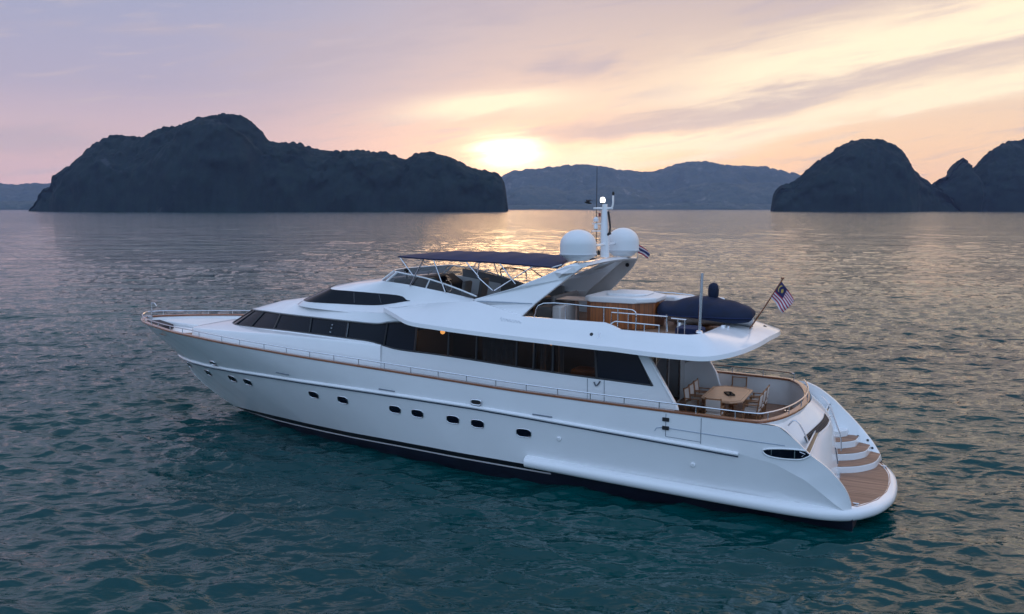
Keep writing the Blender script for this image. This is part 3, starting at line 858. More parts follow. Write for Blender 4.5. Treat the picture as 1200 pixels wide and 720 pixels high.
# ---- portholes, hawse holes, vents on both sides
def oval(cx, cz, w, h, n=20, tilt=0.0):
    out = []
    for i in range(n):
        a = 2 * math.pi * i / n
        c, s = math.cos(a), math.sin(a)
        ex = math.copysign(abs(c) ** .6, c) * w / 2; ez = math.copysign(abs(s) ** .6, s) * h / 2
        out.append((cx + ex, cz + ez + ex * tilt))
    return out
for side in (1, -1):
    for (px_, pz_, w_) in ((27.64, 1.95, .34), (25.73, 1.90, .40), (23.89, 1.92, .46), (22.86, 1.92, .46), (19.11, 1.93, .46), (17.70, 1.91, .46), (15.41, 1.85, .46), (14.49, 1.82, .46), (13.11, 1.78, .46), (12.19, 1.75, .46), (10.55, 1.65, .50)):
        pts = [on_hull(x, z, .012, side)[0] for x, z in oval(px_, pz_, w_, .27)]
        b = MB(); c = on_hull(px_, pz_, .016, side)[0]
        b.add(pts + [c], [(i, (i + 1) % len(pts), len(pts)) for i in range(len(pts))]); ph = b.build("porthole", GLASSD, Yt)
        b = MB(); b.tube(pts, .014, 6, closed=True); b.build("porthole_rim", STEEL, ph)
    for (hx, hz) in ((24.58, 2.54), (12.18, 2.47)):
        pts = [on_hull(x, z, .02, side)[0] for x, z in oval(hx, hz, .36, .17)]
        b = MB(); b.tube(pts, .030, 8, closed=True)
        fr_ = b.build("hawse_pipe", STEEL, Yt)
        b = MB(); pts2 = [on_hull(x, z, .012, side)[0] for x, z in oval(hx, hz, .32, .14)]; b.add(pts2 + [sum(pts2, Vector()) / len(pts2)], [(i, (i + 1) % 20, 20) for i in range(20)]); b.build("hawse_opening", RUBBER, fr_)
    for (vx, vz) in ((15.64, 2.52), (9.89, 2.29), (20.4, 2.62)):
        b = MB(); b.tube([on_hull(x, vz + (x - vx) * .03, .006, side)[0] for x in np.linspace(vx - .33, vx + .33, 8)], .022, 6); b.build("scupper", SEAM, Yt)
    for (vx, vz) in ((9.36, 1.61), (5.24, 1.36)):
        p, n = on_hull(vx, vz, .0, side)
        b = MB(); b.lathe([(0, .05), (.05, .045), (.075, .02), (.08, 0)], (0, 0, 0), 16); o = b.build("exhaust_fitting", WHITE, Yt)
        o.location = p; o.rotation_euler = n.to_track_quat('Z', 'Y').to_euler()
    # bulwark gate seams, hinges and styling crease
    for gx, z0, z1 in ((6.03, 2.12, 2.78), (5.02, 2.02, 2.76)):
        b = MB(); b.tube([on_hull(gx, z, .001, side)[0] for z in np.linspace(z0, z1, 8)], .010, 5); b.build("gate_seam", SEAM, Yt)
    b = MB(); b.tube([on_hull(x, 2.11 - (6.03 - x) * .04, .001, side)[0] for x in np.linspace(6.03, 5.02, 8)], .008, 5); b.build("gate_seam", SEAM, Yt)
    for gz in (2.61, 2.36):
        b = MB()
        for q in (on_hull(6.03, gz, .015, side)[0],): b.box(q, (.20, .04, .11))
        b.build("gate_hinge", RUBBER, Yt, bevel=.01)
    b = MB(); b.tube([on_hull(6.35, 2.24, .0, side)[0], on_hull(6.30, 2.33, .0, side)[0], on_hull(6.1, 2.37, .0, side)[0]] + [on_hull(x, 2.36 - (6.0 - x) * .036, .0, side)[0] for x in np.linspace(6.0, 2.75, 24)], .014, 5); b.build("styling_crease", mat("crease_grey", (.30, .36, .44), .5), Yt)
    # stern quarter window
    q = [(3.32, 2.06), (3.22, 1.93), (2.9, 1.88), (2.4, 1.90), (2.20, 1.98), (2.12, 2.06), (2.24, 2.16), (2.6, 2.17), (3.05, 2.13)]
    q2 = [(p.x, p.z) for p in rs([(x, 0, z) for x, z in q], 4, True)]
    pts = [on_hull(x, z, .014, side)[0] for x, z in q2]
    xa, xb = min(a for a, _ in q2) + .01, max(a for a, _ in q2) - .01
    def span(x):
        zs = []
        for (x0, z0), (x1, z1) in zip(q2, q2[1:] + q2[:1]):
            if (x0 - x) * (x1 - x) <= 0 and abs(x1 - x0) > 1e-9: zs.append(z0 + (z1 - z0) * (x - x0) / (x1 - x0))
        return min(zs), max(zs)
    b = MB(); b.grid([[on_hull(x, span(x)[0] + (span(x)[1] - span(x)[0]) * t, .014, side)[0] for x in np.linspace(xa, xb, 22)] for t in (0, .25, .5, .75, 1)]); sw = b.build("stern_window", GLASSD, Yt)
    b = MB(); b.tube(pts, .022, 6, closed=True); b.build("window_rim", WHITE, sw)
    b = MB(); b.tube([on_hull(2.5, z, .02, side)[0] for z in (1.92, 2.02, 2.15)], .018, 5); b.tube([on_hull(2.32, 1.99, .02, side)[0], on_hull(2.24, 2.07, .02, side)[0], on_hull(2.38, 2.12, .02, side)[0]], .012, 5)
    b.tube([on_hull(3.1, z, .02, side)[0] for z in (1.95, 2.02, 2.1)], .012, 5); b.build("fairlead", STEEL, sw, merge=False)

# ---- foredeck: raised trunk, bow well, cushions
TR = [(25.95, 1.55), (25.80, 2.05), (25.4, 2.25), (24, 2.42), (22, 2.60), (20, 2.72), (17.2, 2.79), (16.2, 2.76)]
trp = rs([(x, y, 0) for x, y in TR], 5)
ztop = lambda x: float(np.interp(x, [16.2, 18, 20.6, 22.9, 25.9], [3.98, 4.02, 4.03, 3.96, 3.90]))
b = MB()
rows = []
for s in (1,):
    side_t = [Vector((p.x, p.y, 0)) for p in trp]
fullp = side_t[::-1] + [Vector((p.x, -p.y, 0)) for p in side_t]
r0 = [(p.x, p.y * 1.01, zdeck(p.x) - .02) for p in fullp]
r1 = [(p.x, p.y, ztop(p.x) - .10) for p in fullp]
r2 = [(p.x - .03 * (p.x > 25), p.y * .985, ztop(p.x) - .03) for p in fullp]
r3 = [(p.x - .12 * (p.x > 25), p.y * .94, ztop(p.x)) for p in fullp]
b.grid([r0, r1, r2, r3])
n_ = len(fullp) // 2
b.grid([[r3[i], ((r3[i][0] + r3[-1 - i][0]) / 2, 0, r3[i][2] + .02), r3[-1 - i]] for i in range(n_)])
trunk = b.build("coachroof", WHITE, Yt, angle=40)
b = MB(); b.prism([(24.9, -1.5, 3.93), (24.9, -.25, 3.93), (23.6, -1.05, 3.97), (23.4, -1.75, 3.97)], (0, 0, .035)); b.build("sun_pad", WHITE2, Yt, bevel=.015)
b = MB(); b.fill([(27.6, 2.15, 3.478), (27.75, .55, 3.478), (25.98, .55, 3.46), (25.98, 2.4, 3.46)]); b.build("bow_well_teak", TEAKL, Yt)
b = MB(); b.prism([(30.15, .62, 3.52), (29.75, .15, 3.52), (28.05, .95, 3.52), (28.1, 1.85, 3.52), (28.9, 1.45, 3.52)], (0, 0, .20)); b.build("bow_seat", CUSH, Yt, bevel=.05)
b = MB(); b.prism([(30.0, -.55, 3.50), (29.75, .05, 3.50), (26.4, .45, 3.48), (26.2, -1.9, 3.48), (28.2, -1.7, 3.50)], (0, 0, .16)); b.build("bow_locker", WHITE2, Yt, bevel=.05)
b = MB(); b.tube([(30.5, 0, 3.8), (30.45, 0, 4.35)], .018, 6); b.tube(rs([(30.5, 0, 4.33), (30.42, 0, 4.42), (30.25, .0, 4.40), (30.15, 0, 4.28)], 4), .02, 6); b.box((30.35, 0, 4.40), (.16, .10, .08)); b.build("bow_light", STEEL, Yt)
b = MB()
for t in (-1, 1): b.tube(rs([(29.7, 1.15 * t, 3.96), (30.35, .55 * t, 4.0), (30.72, 0, 4.0)], 5), .02, 6); b.tube([(30.35, .52 * t, 3.8), (30.36, .54 * t, 4.0)], .016, 6)
b.box((30.72, 0, 3.80), (.26, .20, .07)); b.build("pulpit", STEEL, Yt)

# ================================================================== SUPERSTRUCTURE
def half_grid(rows, n=5):
    """rows of matching control points for the port half -> smooth full-width rows (port aft ... centre ... starboard aft)"""
    out = []
    for r in rows:
        h = rs(r, n)
        full = list(h) + [Vector((p.x, -p.y, p.z)) for p in h[::-1][1:]]
        out.append(full)
    return out
# ---- main deck house
base_ = [(6.0, 2.76, 1.95), (10, 2.78, 2.2), (13.5, 2.78, 2.4), (15.4, 2.79, 2.6), (16.06, 2.79, 2.7), (16.7, 2.79, 2.8), (18, 2.76, 3.0), (20.6, 2.5, 3.5), (22.87, 1.80, 3.75), (24.4, 1.25, 3.8), (25.15, .70, 3.78), (25.5, 0, 3.78)]
wb_ = [(6.55, 2.73, 3.42), (10, 2.71, 3.545), (13.5, 2.71, 3.75), (15.4, 2.71, 3.82), (16.06, 2.70, 3.91), (16.7, 2.69, 4.03), (18, 2.62, 4.07), (20.6, 2.25, 4.08), (22.87, 1.62, 3.99), (24.4, 1.12, 3.94), (25.10, .62, 3.88), (25.45, 0, 3.86)]
wt_ = [(7.12, 2.62, 4.42), (10, 2.62, 4.52), (13.5, 2.62, 4.64), (15.3, 2.60, 4.76), (15.95, 2.59, 4.72), (16.5, 2.57, 4.63), (18, 2.47, 4.64), (20.84, 1.95, 4.63), (22.4, 1.38, 4.59), (23.35, 1.02, 4.56), (23.95, .58, 4.51), (24.25, 0, 4.47)]
bro = [(a, b_ + .035, c + .05) for a, b_, c in wt_]
mid_ = [(7.12, 2.45, 4.48), (10, 2.45, 4.57), (13.5, 2.50, 4.72), (15.2, 2.56, 5.02), (15.9, 2.56, 5.08), (16.5, 2.50, 5.02), (18, 2.34, 4.99), (20.4, 1.80, 5.02), (21.5, 1.20, 5.02), (22.1, .80, 4.99), (22.5, .45, 4.95), (22.65, 0, 4.92)]
cen = [(7.12, 1.0, 4.46), (10, 1.0, 4.57), (13.5, 1.0, 4.72), (15.2, 1.0, 5.05), (15.9, 1.0, 5.1), (16.5, 1.0, 5.1), (18, .8, 5.1), (19.4, .6, 5.12), (20.5, .45, 5.14), (21.0, .3, 5.13), (21.3, .15, 5.12), (21.4, 0, 5.12)]
G = half_grid([base_, wb_, wt_, bro, mid_, cen])
b = MB(); b.grid(G[0:2]); b.grid(G[2:6])
half = len(G[5]) // 2
b.grid([[G[5][i], G[5][-1 - i]] for i in range(half + 1)])
cabin = b.build("cabin", WHITE, Yt, angle=32)
# window band: panes between thin black posts
def band_at(x, t, side, off):
    """point on the window band at station x (nearest along the port curve), t = 0 sill .. 1 head"""
    i = min(range(half + 1), key=lambda k: abs((G[1][k].x * (1 - t) + G[2][k].x * t) - x))
    j = i + 1 if (i + 1 <= half and (G[1][i].x * (1 - t) + G[2][i].x * t) <= x) or i == 0 else i - 1
    pi = G[1][i].lerp(G[2][i], t); pj = G[1][j].lerp(G[2][j], t)
    f = 0 if abs(pj.x - pi.x) < 1e-6 else (x - pi.x) / (pj.x - pi.x)
    f = max(0, min(1, f))
    p = pi.lerp(pj, f)
    d = (pj - pi); d.z = 0
    if d.length > 0: d.normalize()
    if d.x < 0: d = -d
    nrm = Vector((-d.y, d.x, 0))
    p = p + nrm * off
    return Vector((p.x, p.y * side, p.z))
# stations (sill x , head x) of the pane edges from aft to the bow
edges = [(6.60, 7.14), (8.35, 8.45), (9.80, 9.82), (10.45, 10.45), (11.05, 11.05), (12.50, 12.50), (13.55, 13.55), (14.85, 14.80), (16.1, 16.0), (17.75, 17.72), (19.55, 19.6), (21.6, 21.45), (23.2, 22.7), (24.4, 23.5), (25.05, 23.92)]
for side in (1, -1):
    for k in range(len(edges) - 1):
        (s0, h0), (s1, h1) = edges[k], edges[k + 1]
        g = .035
        n = 10
        rowsW = []
        for t in np.linspace(0.03, .97, 4):
            a = (s0 + g) * (1 - t) + (h0 + g) * t; c = (s1 - g) * (1 - t) + (h1 - g) * t
            rowsW.append([band_at(a + (c - a) * u, t, side, -.02) for u in np.linspace(0, 1, n)])
        b = MB(); b.grid(rowsW)
        b.build("window", TINT if 0 < k < 7 else GLASSD, cabin)
    for k, (s0, h0) in enumerate(edges):
        b = MB(); b.tube([band_at(s0 * (1 - t) + h0 * t, t, side, -.012) for t in np.linspace(0, 1, 5)], .042 if k not in (2, 3) else .05, 6)
        b.build("window_post", BLACK, cabin)
    for t, nm in ((.015, "window_sill"), (.985, "window_head")):
        b = MB(); b.tube([band_at(x, t, side, -.004) for x in np.linspace(6.62 + .55 * t, 25.0 - 1.05 * t, 90)], .026, 6)
        b.build(nm, BLACK, cabin)
# the last panes across the front of the house
b = MB(); b.grid([[band_at(25.05 - 1.13 * t, t, 1, 0), (25.45 - 1.2 * t, 0, 3.86 + .61 * t), band_at(25.05 - 1.13 * t, t, -1, 0)] for t in (0.03, .5, .97)])
b.build("windscreen", GLASSD, cabin)
b = MB()
for x in (17.70,):
    b = MB(); b.tube([band_at(x, t, 1, .018) for t in np.linspace(.06, .9, 4)], .011, 5); b.build("window_wiper", mat("wiper_grey", (.22, .25, .28), .5), cabin)
for xx, t in ((18.5, .25), (18.48, .5), (18.46, .7)):
    b = MB(); b.box(band_at(xx, t, 1, .012), (.07, .02, .04)); b.build("wiper_pivot", STEEL, cabin)
for s in np.linspace(.15, .85, 6):
    pass
# aft wing pillars
for side in (1, -1):
    y = 2.60 * side
    poly = [(7.15, y, 4.44), (6.80, y, 4.44), (5.86, y, 2.90), (5.72, y, 2.45), (5.72, y, 1.92), (7.3, y, 1.92), (7.3, y, 3.0), (6.58, y, 3.42)]
    b = MB(); b.prism(poly, (0, .135 * side, 0)); b.build("wing_pillar", WHITE, cabin, bevel=.03)
    b = MB(); b.tube([(5.95, 2.745 * side, 2.98), (6.82, 2.745 * side, 4.40)], .03, 6); b.build("pillar_edge", WHITE, cabin)
    # side door seams
    for sx_ in (8.08, 8.62):
        b = MB(); b.tube([(sx_, 2.755 * side, 2.5), (sx_ + .02, 2.725 * side, 3.46)], .009, 5); b.build("door_seam", SEAM, cabin)
    b = MB(); b.tube([(16.45, 2.795 * side, 2.9), (16.45, 2.70 * side, 3.98)], .009, 5); b.build("door_seam", SEAM, cabin)
    ring_e = [(16.75 + .17 * math.cos(t), 2.765 * side, 3.70 + .17 * math.sin(t)) for t in np.linspace(-.5, 4.6, 18)]
    b = MB(); b.tube(ring_e, .02, 6); b.build("round_emblem", mat("emblem_pale", (.36, .42, .50), .35), cabin)
    b = MB(); b.tube([(8.42, 2.745 * side, 3.38), (8.36, 2.745 * side, 3.26), (8.30, 2.745 * side, 3.30), (8.22, 2.75 * side, 3.42)], .022, 6); b.build("house_emblem", mat("emblem_grey", (.10, .12, .15), .3, metal=.6), cabin)
# aft bulkhead with glass doors
b = MB()
b.box((7.02, 2.38, 3.2), (.06, .26, 2.5)); b.box((7.02, -2.25, 3.2), (.06, .80, 2.5)); b.box((7.02, 0.30, 4.38), (.06, 4.4, .16)); b.box((7.02, .3, 1.97), (.06, 4.4, .12))
b.build("aft_bulkhead", GREYW, cabin)
b = MB(); b.box((7.0, .30, 3.16), (.03, 4.35, 2.30)); door = b.build("saloon_door", GLASSD, cabin)
for yy in (2.42, 1.15, -.35, -1.86):
    b = MB(); b.box((6.975, yy, 3.16), (.05, .07, 2.30)); b.build("door_frame", STEEL, door)
b = MB(); b.tube([(6.9, .95, 2.5), (6.9, .95, 3.5)], .02, 6); b.build("door_handle", STEEL, door)
# inside the saloon
b = MB(); b.box((14.5, 0, 2.55), (14.6, 4.6, .05)); b.build("saloon_floor", DARKIN, cabin)
b = MB(); b.box((14.5, -.2, 3.5), (14.4, .06, 1.9)); b.build("saloon_bulkhead", DARKIN, cabin)
b = MB(); b.box((15.0, 1.2, 3.5), (.06, 2.6, 1.9)); b.build("saloon_bulkhead", DARKIN, cabin)
for x0, x1, yy in ((11.15, 12.4, 2.42), (9.55, 9.75, 2.42), (10.15, 10.35, 2.42)):
    xs_ = np.linspace(x0, x1, int((x1 - x0) * 26) + 3)
    b = MB(); b.grid([[(x, yy + .035 * math.sin(x * 34), z) for x in xs_] for z in (2.6, 3.4, 4.5)]); b.build("curtain", CREAM, cabin)
for k, (x, y, z, r) in enumerate(((14.02, 2.25, 4.48, .085), (10.02, 2.25, 4.38, .08), (13.2, .3, 4.0, .06))):
    b = MB(); b.lathe([(0, -r), (r * .7, -r * .7), (r, 0), (r * .7, r * .7), (0, r)], (x, y, z), 12); lo_ = b.build("saloon_lamp", LAMP, cabin)
    ld = bpy.data.lights.new("saloon_lamp_light", 'POINT'); ld.energy = 8 if k == 0 else 15; ld.color = (1.0, .52, .20); ld.shadow_soft_size = .12
    lg = bpy.data.objects.new("saloon_lamp_light", ld); COL.objects.link(lg); lg.parent = lo_; lg.location = (x, y - .35, z - .25)
b = MB(); b.lathe([(0, -.11), (.035, -.09), (.045, .02), (.02, .1), (0, .11)], (12.15, 2.30, 4.22), 10); b.build("wall_lamp", LAMPW, cabin)
b = MB(); b.box((8.9, .9, 3.0), (1.8, .8, .8)); b.build("saloon_sofa", mat("sofa_brown", (.10, .055, .03), .7), cabin, bevel=.08)

# ---- flybridge deck: overhang, fascia and coaming
FB = [  # outer x, y, z of the lower edge ; inner top x, y, z
    ((16.15, 2.62, 5.10), (16.1, 2.46, 5.16)),
    ((15.5, 2.88, 4.94), (15.6, 2.42, 5.26)),
    ((14.8, 3.14, 4.77), (14.9, 2.40, 5.38)),
    ((13.8, 3.22, 4.70), (13.9, 2.36, 5.50)),
    ((12.6, 3.22, 4.63), (12.7, 2.38, 5.60)),
    ((11.7, 3.22, 4.585), (11.7, 2.56, 5.42)),
    ((10.85, 3.22, 4.55), (10.85, 2.72, 5.24)),
    ((9.5, 3.22, 4.50), (9.5, 2.74, 5.23)),
    ((8.15, 3.22, 4.45), (8.10, 2.75, 5.215)),
    ((7.9, 3.22, 4.445), (7.90, 2.75, 5.16)),
    ((7.65, 3.22, 4.44), (7.60, 2.75, 5.03)),
    ((6.5, 3.22, 4.38), (6.4, 2.75, 5.01)),
    ((5.5, 3.20, 4.355), (5.55, 2.74, 5.01)),
    ((5.0, 3.12, 4.355), (5.32, 2.60, 5.02)),
    ((4.62, 2.82, 4.385), (5.20, 2.40, 5.03)),
    ((4.20, 2.20, 4.455), (5.12, 1.80, 5.03)),
    ((3.88, 1.20, 4.535), (5.05, .9, 5.03)),
    ((3.72, 0, 4.585), (5.02, 0, 5.03))]
def dense(pts, n):  # linear, keeps the step in the coaming crisp
    out = []
    for a, b_ in zip(pts[:-1], pts[1:]):
        for k in range(n): out.append(tuple(a[i] + (b_[i] - a[i]) * k / n for i in range(3)))
    return out + [pts[-1]]
outer = rs([p[0] for p in FB], 5); inner = [Vector(p) for p in dense([p[1] for p in FB], 5)]
def fullr(h): return list(h) + [Vector((p.x, -p.y, p.z)) for p in h[::-1][1:]]
outer = fullr(outer); inner = fullr(inner)
for p in outer:                                   # the starboard quarter of the deck reaches a little farther aft and is squarer
    if p.y < 0 and p.x < 5.6: p.x -= .42 * min(1, -p.y / 2.0) * min(1, (5.6 - p.x) / 1.2); p.z += .05 * min(1, -p.y / 2.0) * min(1, (5.6 - p.x) / 1.2)
nF = len(outer)
def towards(a, b_, d, dz):
    v = b_ - a; v.z = 0
    if v.length > 1e-6: v.normalize()
    return a + v * d + Vector((0, 0, dz))
lowin = [towards(o, i, .16, -.03) for o, i in zip(outer, inner)]
fas1 = [towards(o, i, .02, .13) for o, i in zip(outer, inner)]
fas2 = [towards(o, i, .07, .17) for o, i in zip(outer, inner)]
def bulge(o, i, t, h):
    return o.lerp(i, t) + Vector((0, 0, h))
m1 = [bulge(o, i, .35, .035) for o, i in zip(fas2, inner)]
m2 = [bulge(o, i, .7, .035) for o, i in zip(fas2, inner)]
lip = [towards(i, o, -.07, .0) for i, o in zip(inner, outer)]
dk = [Vector((p.x + (.02 if abs(p.y) < 1 else 0), p.y * .985, 4.78 if p.x < 10.8 else 4.78 + min(1, (p.x - 10.8) / .5) * .05)) for p in lip]
# rows must not fold at the stern where the inner edge is straight
for k in range(nF):
    if inner[k].x < 5.6:
        lip[k].x = max(lip[k].x, inner[k].x + .06); dk[k].x = lip[k].x
b = MB(); b.grid([lowin, outer, fas1, fas2, m1, m2, inner, lip, dk])
hN = nF // 2
fly = b.build("flybridge_deck", WHITE, Yt, angle=28)
b = MB(); b.grid([[lowin[i], Vector(((lowin[i].x), 0, lowin[i].z + .02)), lowin[nF - 1 - i]] for i in range(hN + 1)])
b.build("soffit", WHITE2, fly)
b = MB(); b.grid([[dk[i], dk[nF - 1 - i]] for i in range(20, hN + 1)]); b.build("flybridge_sole", TEAKL, fly)
for side in (1, -1):
    b = MB(); b.lathe([(0, 0), (.055, 0), (.055, .03), (0, .03)], (0, 0, 0), 12); o = b.build("courtesy_light", BLACK, fly); o.location = (8.42, 2.985 * side, 4.86); o.rotation_euler = (R(-55 * side), 0, 0)
    b = MB(); b.tube(rs([(8.34, 3.02 * side, 4.81), (8.24, 3.05 * side, 4.76), (8.17, 3.03 * side, 4.82), (8.17, 2.97 * side, 4.93)], 4), .016, 6); b.build("hook", STEEL, fly)
b = MB(); b.lathe([(0, 0), (.06, 0), (.06, .03), (0, .03)], (0, 0, 0), 12); o = b.build("stern_camera", RUBBER, fly); o.location = (4.08, -1.2, 4.83); o.rotation_euler = (0, R(-30), 0)

fv = BVHTree.FromPolygons([v.co for v in fly.data.vertices], [p.vertices for p in fly.data.polygons])
for side in (1, -1):      # raised script on the coaming, too small and pale to read
    e = MB(); pts = []
    for t in np.linspace(0, 1, 70):
        x = 11.55 - .75 * t
        z = 5.13 - .05 * t + .035 * math.sin(t * 44) * (1.5 if t < .12 else 1.0)
        h = fv.ray_cast(Vector((x, 8 * side, z)), Vector((0, -side, 0)))
        if h[0]: pts.append(h[0] + Vector((0, .006 * side, .004)))
    if len(pts) > 5: e.tube(pts, .010, 5); e.build("script_lettering", mat("script_grey", (.68, .70, .73), .4), fly)
# ---- pilothouse (upper house)
r0 = [(12.7, 2.46, 5.30), (14, 2.46, 5.25), (15.4, 2.50, 5.14), (16.1, 2.50, 5.06), (17, 2.46, 4.96), (18.4, 2.34, 4.96), (20.2, 2.05, 5.0), (21.0, 1.2, 5.03), (21.3, 0, 5.06)]
r1 = [(12.75, 2.38, 5.54), (14, 2.32, 5.50), (15.36, 2.13, 5.44), (16.1, 2.12, 5.32), (16.85, 2.12, 5.22), (18.25, 2.10, 5.19), (19.95, 2.06, 5.19), (20.6, 1.2, 5.22), (20.85, 0, 5.24)]
r2 = [(12.8, 2.34, 5.57), (14, 2.26, 5.57), (15.38, 2.12, 5.455), (15.85, 2.05, 5.60), (17.2, 2.0, 5.645), (18.1, 1.98, 5.665), (18.9, 1.93, 5.69), (19.3, 1.1, 5.75), (19.4, 0, 5.77)]
r3 = [(12.85, 2.22, 5.61), (13.9, 2.16, 5.70), (15.0, 2.10, 5.78), (15.8, 2.05, 5.83), (16.9, 1.92, 5.86), (17.7, 1.75, 5.86), (18.2, 1.4, 5.87), (18.5, .8, 5.89), (18.6, 0, 5.90)]
r4 = [(12.9, 2.10, 5.64), (13.8, 2.05, 5.77), (14.8, 2.02, 5.90), (15.6, 2.00, 6.0), (16.45, 1.95, 6.065), (16.8, 1.7, 6.06), (17.1, 1.3, 6.04), (17.35, .8, 6.03), (17.45, 0, 6.03)]
r5 = [(12.9, 2.0, 5.62), (13.8, 1.95, 5.75), (14.8, 1.92, 5.88), (15.6, 1.90, 5.98), (16.35, 1.85, 6.04), (16.7, 1.6, 6.04), (17.0, 1.2, 6.03), (17.25, .75, 6.02), (17.35, 0, 6.02)]
r6 = [(p[0], p[1] * .99, 4.9) for p in r5]
P = half_grid([r0, r1, r2, r3, r4, r5, r6], 6)
b = MB(); b.grid(P); pilot = b.build("pilothouse", WHITE, Yt, angle=30)
# its wrap-round dark window
i0, i1 = 2 * 6, len(P[1]) - 1 - 2 * 6
def lift(A, Bq, t, off):
    out = []
    for k in range(i0, i1 + 1):
        p = A[k].lerp(Bq[k], t); d = A[min(k + 1, i1)] - A[max(k - 1, i0)]
        v = Bq[k] - A[k]
        n = d.cross(v)
        if n.length > 1e-7: n.normalize()
        c = Vector((16.5, 0, p.z))
        if n.dot(p - c) < 0: n = -n
        out.append(p + n * off)
    return out
b = MB(); b.grid([lift(P[1], P[2], t, .010) for t in (0.0, .33, .66, 1.0)]); pw = b.build("pilothouse_window", GLASSD, pilot)
for xq in (16.6, 17.65):
    k = min(range(len(P[1]) // 2), key=lambda q: abs(P[1][q].x - xq))
    b = MB(); b.tube([P[1][k].lerp(P[2][k], t) + Vector((-.0, .013, .01)) for t in (.12, .88)], .013, 5); b.build("window_post", mat("post_grey", (.05, .06, .07), .4), pw)
# ---- flybridge windscreen
ws_b = [(12.95, 2.09, 5.66), (13.8, 2.045, 5.775), (14.8, 2.015, 5.905), (15.6, 1.995, 6.005), (16.45, 1.945, 6.07), (16.8, 1.69, 6.065), (17.1, 1.29, 6.045), (17.35, .79, 6.035), (17.45, 0, 6.035)]
ws_t = [(12.80, 2.09, 5.72), (13.7, 2.03, 5.98), (14.65, 1.99, 6.21), (15.3, 1.96, 6.31), (16.02, 1.91, 6.405), (16.3, 1.65, 6.40), (16.6, 1.26, 6.39), (16.85, .78, 6.38), (16.95, 0, 6.38)]
Wd = half_grid([ws_b, ws_t], 5)
b = MB(); b.grid([Wd[0], [a.lerp(c, .5) for a, c in zip(*Wd)], Wd[1]]); ws = b.build("fly_windscreen", SMOKE, Yt)
b = MB(); b.tube(Wd[1], .028, 6); b.build("screen_frame", WHITE, ws)
for k in (10, 20, 27, 33, len(Wd[0]) - 34, len(Wd[0]) - 28, len(Wd[0]) - 21, len(Wd[0]) - 11):
    b = MB(); b.tube([Wd[0][k], Wd[1][k]], .024 if k not in (20, len(Wd[0]) - 21) else .045, 6); b.build("screen_post", WHITE, ws)
# helm and seating on the flybridge
b = MB(); b.box((14.2, 0, 4.86), (5.4, 4.0, .04)); b.build("helm_sole", LEATH, Yt)
b = MB(); b.prism([(16.3, -1.5, 4.88), (15.4, -1.5, 4.88), (15.3, -1.5, 5.85), (15.75, -1.5, 6.14), (16.5, -1.5, 6.10)], (0, 3.0, 0)); helm = b.build("helm_console", CUSH, Yt, bevel=.06)
b = MB(); b.box((15.50, .45, 6.03), (.28, .55, .03), ry=R(-32)); b.build("chart_screen", mat("screen_glass", (.08, .17, .21), .08), helm)
b = MB(); b.box((15.50, -.5, 6.03), (.28, .55, .03), ry=R(-32)); b.build("chart_screen", GLASSD, helm)
b = MB(); b.tube([(15.1 + .04 * math.sin(t), .0 + .22 * math.cos(t), 5.80 + .20 * math.sin(t)) for t in np.linspace(0, 2 * math.pi, 17)[:-1]], .018, 6, closed=True); b.tube([(15.1, -.22, 5.8), (15.1, .22, 5.8)], .012, 5); b.tube([(15.1, 0, 5.8), (15.4, 0, 5.75)], .02, 6); b.build("steering_wheel", STEEL, helm)
b = MB(); b.tube([(16.0, 1.35, 6.12), (16.0, 1.35, 6.42)], .03, 6); b.box((16.0, 1.35, 6.45), (.12, .16, .10)); b.build("search_light", RUBBER, helm)
b = MB(); xs_ = np.linspace(10.9, 15.6, 24)
b.grid([[(x, -2.0 + .0 * x, 4.86) for x in xs_], [(x, -1.93, float(np.interp(x, [10.9, 12.9, 13.7, 14.65, 15.3, 15.7], [5.55, 5.80, 5.98, 6.16, 6.26, 6.30]))) for x in xs_],
        [(x, -2.0, float(np.interp(x, [10.9, 12.9, 13.7, 14.65, 15.3, 15.7], [5.55, 5.80, 5.98, 6.16, 6.26, 6.30]))) for x in xs_]])
b.build("coaming_liner", mat("liner_grey", (.20, .20, .21), .6, var=.08, vscale=2), Yt)
def helm_seat(x, y):
    e = MB(); e.box((x, y, 5.35), (.55, .55, .14)); s = e.build("helm_seat", LEATH, Yt, bevel=.05)
    e = MB(); e.box((x - .30, y, 5.72), (.14, .55, .70), ry=R(-10)); e.build("seat_back", LEATH, s, bevel=.05)
    e = MB(); e.tube([(x, y, 4.88), (x, y, 5.3)], .06, 10); e.build("pedestal", STEEL, s)
for y in (-.75, .55): helm_seat(14.35, y)
def lounge(name, boxes, m=LEATH):
    e = MB()
    for c, s in boxes: e.box(c, s)
    return e.build(name, m, Yt, bevel=.06)
lounge("lounge_seat", [((12.6, -1.55, 5.16), (2.6, .62, .42))])
lounge("lounge_back", [((12.6, -1.88, 5.52), (2.6, .14, .58))])
lounge("lounge_seat", [((12.3, 1.60, 5.10), (1.5, .60, .42))])
lounge("lounge_seat", [((10.9, -.2, 5.12), (.62, 2.2, .42))])
lounge("lounge_back", [((10.58, -.2, 5.46), (.14, 2.2, .52))])
b = MB(); b.box((11.9, -.55, 5.50), (.95, .75, .05)); b.tube([(11.9, -.55, 4.88), (11.9, -.55, 5.5)], .05, 8); b.build("cocktail_table", FURN, Yt, bevel=.015)
b = MB(); b.tube(rs([(13.9, -1.96, 6.0), (13.9, -1.96, 6.35), (13.0, -2.0, 6.30), (12.9, -2.0, 5.9)], 4), .03, 6); b.build("grab_rail", STEEL, Yt)

